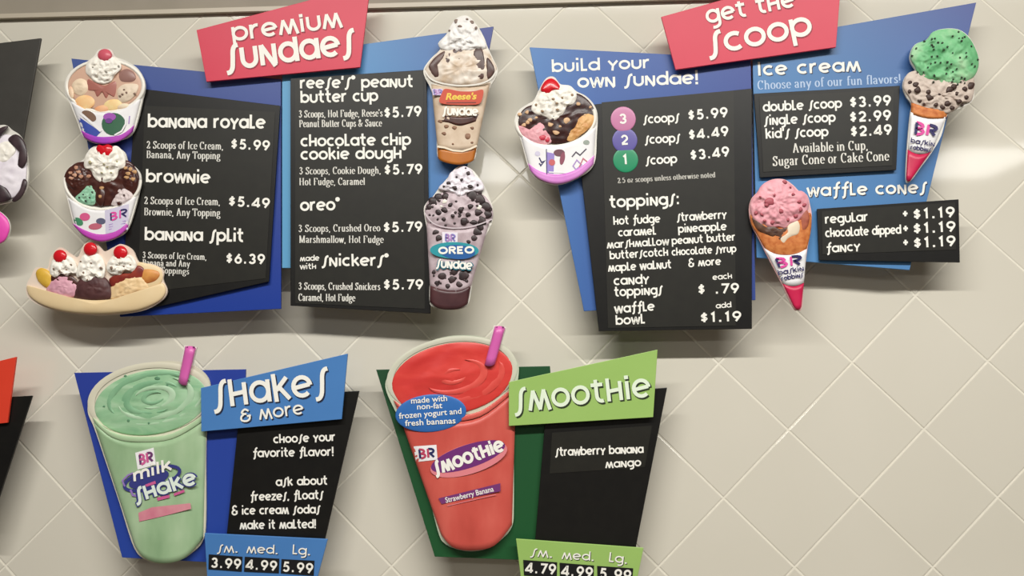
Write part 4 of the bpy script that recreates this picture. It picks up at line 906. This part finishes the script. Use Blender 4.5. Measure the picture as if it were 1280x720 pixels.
cream(r, [(664, 137), (668, 126), (675, 116), (685, 110), (697, 107), (709, 107), (718, 112), (721, 121), (717, 130), (709, 133), (704, 143), (697, 149), (689, 151), (681, 146), (672, 144)], 5.2, lobes=8, c=(692, 126),
      specks=[(715, 119, 2), (692, 124, 2), (697, 137, 1.8), (678, 139, 1.8), (670, 131, 1.6), (703, 122, 1.5), (696, 129, 1.4)], smat=mat('speck_hazel', (150, 122, 92), .5))
part(r, 'cherry', lambda m: m.blob(spline([(676, 113), (678, 106), (683, 100), (690, 98), (697, 103), (701, 112), (693, 113), (687, 117), (681, 117)]), L_(8), 4, CHERRY, rings=7, skirt=DC))

# ---- cones
def cone_paper(root, paper, tip, mark, words, mk):
    part(root, 'paper_sleeve', lambda m: (m.loft(spline(paper[0], 4, False), spline(paper[1], 4, False), L_(1.2), 4, PAPER, rows=6, skirt=DC),))
    part(root, 'sleeve_tip', lambda m: m.loft(spline(tip[0], 4, False), spline(tip[1], 4, False), L_(1), 4, noisy('sleeve_red', [(.3, (192, 30, 74)), (.7, (204, 40, 84))], 20, .35), rows=5, skirt=DC))
    def f(m): brand_mark(m, mark, L_(1.2)+4.7*PX, BRN, BRP)
    part(root, 'shop_mark', f)
    def f(m):
        for s, q in words: text(m, s, FUN, *q, L_(1.2)+4.7*PX, BRN, .26)
    part(root, 'sleeve_lettering', f)
WAF = noisy('waffle_cone', [(.3, (184, 98, 48)), (.6, (214, 134, 76))], 60, .5, .3, 3, bump=.3)
r = cutout('double scoop cone cutout with mint ice cream over cookies and cream',
    [(1183, 36), (1200, 38), (1213, 49), (1222, 68), (1223, 83), (1217, 97), (1218, 110), (1215, 126), (1200, 135), (1184, 144), (1176, 170), (1164, 191), (1150, 210), (1139, 225), (1133, 225), (1134, 190), (1138, 145), (1140, 131), (1133, 120), (1129, 107), (1133, 95), (1145, 90), (1139, 78), (1138, 68), (1144, 56), (1158, 50), (1167, 40)], [(1160, 140, DB)], name='cone_cutout', edge=.4)
cone_paper(r, ([(1138.5, 140), (1150, 145), (1160, 147), (1172, 147), (1183, 146)], [(1135, 187), (1142, 191), (1149, 192.5), (1157, 192), (1165, 189)]),
           ([(1134.5, 187), (1142, 191), (1149, 193), (1157, 192), (1164.5, 189)], [(1132.5, 224), (1134, 226), (1136, 226.5), (1138, 226), (1140, 223)]),
           [(1141, 149), (1176, 156), (1171, 172), (1139, 170)], [('baskin', (1138, 178, 1168, 183, 4.4)), ('robbins', (1138, 186, 1163, 190, 4))], 0)
part(r, 'waffle_cone', lambda m: m.loft(spline([(1139, 128), (1160, 135), (1185, 138)], 4, False), spline([(1138.5, 142), (1160, 148), (1183, 147.5)], 4, False), L_(1), 4.6, WAF, rows=4, skirt=DC))
CKI = noisy('cookies_cream', [(.3, (190, 172, 160)), (.7, (214, 200, 188))], 40, .5, .3, 4, bump=.4)
def f(m):
    m.blob(spline([(1133, 94), (1145, 88), (1180, 84), (1213, 92), (1218, 104), (1217, 118), (1213, 127), (1203, 129), (1196, 136), (1184, 142), (1172, 139), (1160, 140), (1150, 135), (1141, 130), (1136, 121), (1129, 109)]), L_(2), 6, CKI, rings=22, amp=2.2, fr=.2, soften=True, skirt=DC)
    bits(m, [(1145, 106, 4), (1147, 112, 4), (1161, 115, 3), (1162, 122, 4.5), (1187, 112, 5), (1192, 108, 3.5), (1212, 107, 5), (1206, 111, 3), (1185, 129, 4), (1199, 127, 3), (1208, 122, 3), (1137, 114, 2.6), (1150, 126, 3), (1170, 131, 3), (1178, 134, 3), (1196, 117, 2.6), (1174, 118, 2), (1155, 130, 2), (1190, 135, 2.6), (1138, 103, 2.4), (1203, 131, 2)], mat('cookie_brown', (66, 46, 40), .5), L_(2)+4.6*PX, 3, 12, 1.6)
part(r, 'cookie_scoop', f, 'cookies and cream scoop')
MINT = noisy('mint_ice', [(.3, (88, 164, 108)), (.5, (124, 192, 138)), (.7, (182, 216, 176))], 11, .5, .3, 5, bump=.5)
def f(m):
    o_ = spline([(1138, 73), (1139, 64), (1144, 56), (1152, 52), (1159, 49), (1166, 40), (1183, 36), (1200, 38), (1212, 48), (1219, 60), (1223, 72), (1223, 84), (1218, 95), (1208, 103), (1197, 106), (1188, 105), (1180, 108), (1170, 106), (1162, 102), (1152, 97), (1146, 90), (1143, 82)])
    m.blob(o_, L_(4), 8, MINT, rings=24, amp=3.2, fr=.11, soften=True, c=(1183, 74), skirt=DC)
    pts = [(1191, 66), (1200, 72), (1202, 51), (1199, 48), (1165, 56), (1189, 80), (1192, 99), (1215, 80), (1176, 78), (1180, 62), (1208, 66), (1172, 70), (1196, 86), (1160, 84), (1168, 94)]+scatter(o_, 34, 5)
    bits(m, pts, mat('mint_chip', (58, 66, 54), .5), L_(4)+5.4*PX, 1.3, 2, 2.2, skirt=L_(4))
part(r, 'mint_scoop', f, 'mint chip scoop')

r = cutout('single scoop waffle cone cutout with pink ice cream',
    [(966, 225), (980, 225), (991, 232), (999, 240), (1008, 244), (1012, 257), (1014, 272), (1012, 292), (1008, 314), (1004, 352), (1002, 384), (997, 387), (992, 384), (977, 353), (962, 324), (950, 300), (940, 280), (937, 262), (940, 249), (947, 241), (954, 231)], [(980, 300, DB)], name='cone_cutout', edge=.8, bm=mat('cutout_border_pink', (226, 180, 180), .5))
cone_paper(r, ([(955, 310), (968, 317), (982, 319), (996, 317), (1008.5, 311)], [(978, 354), (985, 357), (992, 357.5), (999, 356), (1005, 353)]),
           ([(978, 354), (985, 357), (992, 358), (999, 356.5), (1005, 353.5)], [(992, 383), (994.5, 386), (997, 387), (1000, 386), (1002, 383)]),
           [(962, 322), (1006, 316), (1003, 332), (970, 337)], [('baskin', (973, 344, 1005, 338, 4.6)), ('robbins', (977, 351, 1004, 346, 4.2))], 0)
def f(m):
    m.blob(spline([(938, 268), (944, 276), (970, 284), (1000, 274), (1013, 266), (1014, 285), (1010, 305), (1006, 313), (990, 318), (974, 318), (958, 312), (947, 294), (939, 280)]), L_(1.6), 5, WAF, rings=7, c=(976, 296), skirt=DC)
    m.blob(spline([(940, 272), (952, 282), (975, 286), (986, 284), (985, 296), (978, 304), (975, 298), (966, 296), (955, 292), (946, 286)]), L_(1.6)+3.2*PX, 2.2, noisy('cone_chocolate', [(.3, (70, 44, 34)), (.7, (100, 68, 50))], 50, .4), amp=.6, skirt=DC)
    m.blob(spline([(985, 282), (996, 276), (1000, 282), (998, 292), (990, 296), (984, 300), (978, 306), (972, 300), (980, 294), (984, 290)]), L_(1.6)+3.6*PX, 2.0, mat('cone_vanilla', (226, 210, 186), .5), skirt=DC)
    m.blob(spline([(1001, 268), (1008, 262), (1012, 272), (1009, 284), (1003, 288), (1001, 278)]), L_(1.6)+2.6*PX, 2.0, noisy('cone_brick', [(.3, (150, 74, 58)), (.7, (186, 106, 80))], 50, .5), skirt=DC)
part(r, 'waffle_cone', f)
PINK = noisy('pink_ice', [(.3, (220, 146, 158)), (.7, (238, 178, 186))], 30, .5, .3, 4, bump=.4)
def f(m):
    o_ = spline([(938, 262), (938, 254), (941, 247), (946, 242), (950, 234), (957, 228), (966, 225), (979, 225), (990, 232), (996, 238), (1003, 239), (1009, 245), (1011, 256), (1008, 266), (1002, 273), (995, 278), (988, 281), (981, 286), (972, 284), (964, 287), (955, 283), (948, 282), (941, 273)])
    m.blob(o_, L_(4), 8, PINK, rings=24, amp=3.0, fr=.12, soften=True, c=(972, 254), skirt=DC)
    bits(m, [(981, 228, 3), (962, 252, 5), (958, 256, 3), (976, 264, 3.4), (992, 243, 2), (968, 244, 1.8), (945, 266, 3), (952, 268, 2.5), (985, 275, 2.4), (1001, 262, 3), (994, 270, 3), (966, 278, 2.4), (956, 276, 2), (999, 252, 2), (1005, 256, 2.4), (988, 234, 1.4), (950, 246, 1.4)], mat('berry_bits', (172, 84, 96), .5), L_(4)+6.2*PX, 2.4, 8, 1.8, skirt=L_(4))
part(r, 'pink_scoop', f)

# ---- milkshake (mounted straight on the back boards, behind the header signs)
DC = DB+.009
SHK = noisy('mint_shake', [(.3, (134, 166, 126)), (.5, (156, 186, 146)), (.7, (178, 202, 166))], 5, .35, .4, 4, stretch=(1.6, 1, .7))
SWIRL = noisy('mint_shake_top', [(.25, (120, 172, 132)), (.5, (150, 192, 152)), (.8, (182, 212, 180))], 9, .4, .4, 4, stretch=(.7, 1, 2.2), dist=1.2)
CLEAR = mat('clear_cup_plastic', (214, 210, 190), .2, .5)
r = cutout('tall mint green milkshake cutout with pink straw',
    [(110, 515), (113, 498), (128, 478), (155, 462), (190, 453), (222, 452), (247, 460), (262, 478), (260, 510), (257, 560), (257, 650), (253, 676), (242, 689), (225, 700), (200, 705), (178, 697), (166, 680), (150, 630), (130, 570), (118, 535)], [(200, 620, DB)], name='drink_cutout', edge=.3, bm=CLEAR)
part(r, 'cup', lambda m: m.loft(spline([(117, 528), (140, 546), (170, 553), (215, 549), (258, 524)], 5, False), spline([(168, 682), (180, 697), (202, 704), (230, 698), (254, 672)], 5, False), L_(1), 6, SHK, rows=20, amp=.5, fr=.04, skirt=DC))
ring_rim(r, 187, 498, 78, 45, -7, 9, 1.6, CLEAR, h=.5)
def f(m):
    m.blob(ell(189, 503, 71.5, 40, -9, 40), L_(2), 2.2, SWIRL, rings=12, amp=1.4, fr=.07, skirt=DC)
    for k_, (a0, a1, s_, wd) in enumerate(((20, 320, .18, 1.6), (200, 480, .34, 2), (60, 330, .5, 2.4), (-60, 170, .66, 2.2), (150, 330, .78, 2), (10, 120, .86, 1.6))):
        P = [(192+(72*s_*(1-.06*t))*math.cos(math.radians(a0+(a1-a0)*t)), 497+(38*s_)*math.sin(math.radians(a0+(a1-a0)*t))-.12*(72*s_)*math.cos(math.radians(a0+(a1-a0)*t))) for t in [i/24 for i in range(25)]]
        K = 4; pts = []; faces = []
        for i, p in enumerate(P):
            t = i/24; q = wd*math.sin(math.pi*t)**.5*2.1+.05; g = Vector((p[0]-192, (p[1]-497)*1.8)); g = g.normalized() if g.length else Vector((1, 0))
            for k in range(K+1): u_ = k/K*2-1; pts.append((p[0]+g.x*q*u_, p[1]+g.y*q*u_*.7, L_(2)+(2.3*math.sqrt(max(.02, 1-s_*s_))+.55*math.sqrt(1-u_*u_))*PX))
        for i in range(24):
            for k in range(K): a = i*(K+1)+k; faces.append([a, a+1, a+K+2, a+K+1])
        m.add(pts, faces, noisy('mint_ridge', [(.3, (160, 196, 160)), (.7, (184, 212, 182))], 12, .4) if k_ % 2 else noisy('mint_furrow', [(.3, (116, 166, 128)), (.7, (140, 184, 146))], 12, .4), True)
    bits(m, [(197, 473, 3), (209, 481, 2), (161, 526, 2), (157, 470, 1.6), (130, 508, 1.4), (186, 529, 1.5)], mat('mint_dark', (96, 140, 108), .4), L_(2)+2.4*PX, 2, 3, .5)
part(r, 'shake_surface', f)
part(r, 'cup_lip', lambda m: m.loft(spline([(116, 522), (140, 540), (170, 546), (215, 542), (259, 516)], 5, False), spline([(118, 529), (140, 547), (170, 553), (215, 549), (258, 524)], 5, False), L_(2), 5.6, noisy('mint_lip', [(.3, (164, 192, 152)), (.7, (178, 204, 166))], 10, .3), rows=5, edge=.7, skirt=DC))
STRAW = noisy('straw_pink', [(.3, (206, 92, 168)), (.7, (216, 106, 178))], 10, .3)
def straw(root, b0, b1, t0, t1):
    def f(m):
        m.loft(spline([t0, ((t0[0]+t1[0])/2, (t0[1]+t1[1])/2-1.5), t1], 5, False), spline([b0, ((b0[0]+b1[0])/2, (b0[1]+b1[1])/2+2.5), b1], 5, False), L_(5), 5, STRAW, rows=5, skirt=DC-.004)
        m.add([(x, y, L_(5)+4.6*PX) for x, y in ell((t0[0]+t1[0])/2+.3, (t0[1]+t1[1])/2, (t1[0]-t0[0])/2-1.4, 1.4)], [list(range(27, -1, -1))], mat('straw_hole', (120, 50, 100), .5))
    part(root, 'straw', f)
    mb = MB(); mb.prism([(b0[0]-1, b0[1]), (t0[0]-1.2, t0[1]-1.5), (t1[0]+1.2, t1[1]-1.2), (b1[0]+1, b1[1])], DC-.0002, SHEET-.0002, FOAM); mb.build('straw_backing', root)
straw(r, (222.5, 477), (234, 481), (231.5, 433), (245, 435))
MAG = mat('logo_pink', (206, 96, 150), .4)
def f(m):
    d = L_(1)+6.5*PX
    m.lay = d-.0004; q = [(171, 567), (191, 562), (193, 578), (173, 584)]
    m.quad([(169, 566), (192, 559.5), (195, 581), (172, 587)], d, BRW); brand_mark(m, q, d+.0004, mat('logo_plum', (110, 60, 110), .4), MAG)
part(r, 'shop_tag', f)
def f(m):
    d = L_(1)+6.8*PX
    LN = mat('logo_navy', (58, 62, 130), .4); LV = mat('logo_violet', (150, 120, 190), .4)
    m.ribbon(ell(190, 598, 36, 12, -17, 30)+[ell(190, 598, 36, 12, -17, 30)[0]], 4, d, LN)
    m.disc(186, 599, 26, 10, d-.0004, LN, 24, math.radians(-17)); m.ribbon([(156, 608), (153, 601), (160, 594), (167, 591)], 2, d+.0004, LV); m.ribbon([(163, 612), (166, 619), (172, 620)], 2.6, d+.0004, LV)
    m.quad([(181, 606), (194, 601), (195, 604.5), (183, 608.5)], d+.0008, MAG); m.quad([(196, 622), (212, 618.5), (212, 622), (197, 626)], d+.0003, MAG); m.quad([(217, 617), (230, 612), (231, 615), (218, 620)], d+.0003, MAG)
    text(m, 'milk', PLAIN, 167, 602, 214.5, 587, 10.5, d+.0014, WHITE, .3, lean=.15)
    text(m, 'shake', FUNH, 169, 629, 247, 604.5, 14.5, d+.001, LN, .46); text(m, 'shake', FUNH, 170, 628.5, 246, 604.5, 14.5, d+.0022, mat('logo_mint_white', (226, 238, 228), .4), .27)
part(r, 'logo', f)
part(r, 'flavor_band', lambda m: m.add([(x, y, L_(1)+6.5*PX) for x, y in [(173, 641), (190, 634), (238, 629), (239, 636), (205, 645), (174, 652)]], [[5, 4, 3, 2, 1, 0]], noisy('band_rose', [(.3, (206, 122, 142)), (.7, (218, 150, 160))], 20, .4)))

# ---- smoothie
SMO = noisy('red_smoothie', [(.3, (186, 74, 64)), (.5, (202, 86, 76)), (.7, (214, 104, 92))], 5, .35, .4, 4, stretch=(1.6, 1, .7))
SMT = noisy('red_smoothie_top', [(.25, (198, 52, 50)), (.55, (214, 66, 60)), (.85, (222, 84, 74))], 7, .35, .4, 3, stretch=(.6, 1, 2.2), dist=.8)
r = cutout('tall red smoothie cutout with pink straw and blue oval sticker',
    [(482, 484), (488, 466), (505, 446), (532, 429), (565, 420), (600, 421), (630, 432), (646, 452), (648, 468), (643, 500), (642, 560), (642, 630), (640, 657), (628, 673), (610, 685), (590, 689), (570, 686), (556, 679), (549, 668), (538, 628), (520, 570), (507, 535), (494, 513)], [(570, 620, DB)], name='drink_cutout', edge=.3, bm=mat('clear_cup_green', (196, 204, 182), .2, .5))
part(r, 'cup', lambda m: m.loft(spline([(494, 505), (515, 522), (550, 528), (600, 522), (645, 488)], 5, False), spline([(551, 668), (566, 684), (590, 688), (618, 682), (640, 656)], 5, False), L_(1), 6, SMO, rows=20, amp=.4, fr=.04, skirt=DC))
ring_rim(r, 565, 468, 82.5, 47, -9, 8, 1.6, mat('clear_cup_plastic_pale', (206, 206, 188), .2, .5), h=.5)
def f(m):
    m.blob(ell(565.5, 473, 76.5, 44, -10, 40), L_(2), 2.2, SMT, rings=12, amp=1.6, fr=.05, skirt=DC)
    for a0, a1, s_, wd in ((20, 300, .2, 1.8), (-70, 150, .5, 2.2), (-20, 140, .8, 2.6)):
        pts = []; faces = []; K = 4
        for i in range(25):
            t = i/24; an = math.radians(a0+(a1-a0)*t); px_ = 568+74*s_*math.cos(an); py_ = 470+40*s_*math.sin(an)-.14*74*s_*math.cos(an)
            q = wd*math.sin(math.pi*t)**.5*2.3+.05; g = Vector((px_-568, (py_-470)*1.8)).normalized()
            for k in range(K+1): u_ = k/K*2-1; pts.append((px_+g.x*q*u_, py_+g.y*q*u_*.7, L_(2)+(2.3*math.sqrt(max(.02, 1-s_*s_))+.55*math.sqrt(1-u_*u_))*PX))
        for i in range(24):
            for k in range(K): a = i*(K+1)+k; faces.append([a, a+1, a+K+2, a+K+1])
        m.add(pts, faces, noisy('smoothie_ridge', [(.3, (212, 70, 64)), (.7, (224, 90, 80))], 12, .35), True)
part(r, 'smoothie_surface', f)
part(r, 'cup_lip', lambda m: m.loft(spline([(492, 500), (515, 515), (550, 520), (600, 514), (646, 480)], 5, False), spline([(494, 506), (515, 522), (550, 528), (600, 521), (645, 488)], 5, False), L_(2), 5.6, noisy('smoothie_lip', [(.3, (204, 84, 76)), (.7, (220, 108, 98))], 10, .25), rows=5, edge=.7, skirt=DC))
straw(r, (605.5, 456), (619, 455), (618.5, 408), (631.5, 410))
def f(m):
    m.blob(ell(538.5, 516.5, 44.5, 23.5, -5, 36), L_(4)+4.6*PX, 1.4, noisy('sticker_blue', [(.3, (48, 104, 176)), (.7, (54, 110, 182))], 8, .35), skirt=DC)
    d = L_(4)+6.4*PX
    for s, x0, y0, x1, y1 in (('made with', 514, 504.5, 559, 501), ('non-fat', 521.5, 511.8, 553, 510), ('frozen yogurt and', 499, 523.5, 577, 517), ('fresh bananas', 506.5, 532.5, 569.5, 529)):
        sans(m, s, x0, y0, x1, y1, 5.4, d, WHITE)
part(r, 'oval_sticker', f)
def f(m):
    d = L_(1)+5.6*PX; m.lay = d-.0004; q = [(520, 560), (544, 558), (545, 573), (522, 575.5)]
    m.quad([(517, 558), (545.5, 556), (547, 574.5), (520, 577.5)], d, BRW); brand_mark(m, q, d+.0004, mat('mark_ink', (44, 48, 96), .4), mat('mark_crimson', (190, 70, 100), .4))
part(r, 'shop_tag', f)
def f(m):
    d = L_(1)+6.9*PX
    m.add([(x, y, d-.0006) for x, y in ell(586, 574, 50, 18.5, -17, 36)], [list(range(35, -1, -1))], mat('logo_blush', (224, 132, 140), .4))
    m.add([(x, y, d) for x, y in ell(585, 570.5, 48.5, 14.5, -18, 36)], [list(range(35, -1, -1))], mat('logo_purple', (112, 48, 118), .4))
    text(m, 'smoothie', FUNH, 544.5, 594, 631, 563, 14, d+.0009, WHITE, .28)
part(r, 'logo', f)
def f(m):
    d = L_(1)+6.6*PX
    m.quad([(548, 623), (625.5, 604), (625.5, 614), (552, 630)], d, mat('band_purple', (118, 56, 116), .4)); m.ribbon([(559, 632.5), (620, 618)], .9, d+.0006, mat('logo_blush', (224, 132, 140), .4))
    sans(m, 'Strawberry Banana', 557.5, 628.5, 617.5, 614, 5, d+.0008, WHITE)
part(r, 'flavor_band', f)

# ---- cutouts cut by the left edge
DC = DH
r = cutout('chocolate and cream sundae cutout cut by the left edge', [(-40, 185), (-20, 165), (4, 157), (14, 163), (24, 170), (31, 185), (34, 205), (34, 225), (28, 243), (10, 252), (-30, 256), (-50, 225)], [(-20, 215, DK)])
part(r, 'ice_cream', lambda m: m.blob(spline([(-45, 190), (-18, 172), (8, 168), (24, 176), (32, 195), (33, 222), (26, 242), (5, 250), (-35, 252)]), L_(1.4), 5, noisy('cream_lilac', [(.3, (222, 214, 224)), (.7, (240, 234, 240))], 40), rings=7, amp=1.2, c=(-5, 215), skirt=DC))
DK_ = noisy('chocolate_swirl', [(.3, (48, 36, 42)), (.7, (72, 56, 60))], 30, .35)
part(r, 'chocolate_sauce', lambda m: [m.blob(spline(o_), L_(3)+2.4*PX, 3, DK_, rings=5, skirt=DC) for o_ in ([(-20, 172), (0, 160), (10, 158), (4, 166), (-6, 178), (-18, 182)], [(10, 175), (18, 168), (27, 172), (33, 184), (34, 200), (28, 210), (22, 206), (26, 194), (20, 186)], [(-30, 236), (-8, 228), (5, 232), (14, 246), (6, 252), (-25, 255)], [(15, 250), (24, 238), (29, 224), (34, 228), (29, 244), (20, 252)])])
part(r, 'whipped_cream', lambda m: m.blob(spline([(-10, 190), (2, 178), (14, 178), (20, 188), (14, 198), (4, 204), (-8, 204)]), L_(3)+2*PX, 3.5, CREAM, rings=6, lobes=5, lobe=.2, amp=1, skirt=DC))
r = cutout('bright pink cup cutout barely showing at the left edge', [(-45, 268), (-10, 262), (6, 270), (12, 282), (10, 294), (3, 303), (-15, 308), (-45, 306)], [(-20, 285, 0)], name='cup_cutout', edge=.3)
part(r, 'cup', lambda m: m.blob(spline([(-45, 268), (-10, 262), (6, 270), (12, 282), (10, 294), (3, 303), (-15, 308), (-45, 306)]), L_(1), 4, noisy('hot_pink', [(.3, (222, 66, 170)), (.7, (232, 84, 180))], 20, .35), rings=6, skirt=DC))
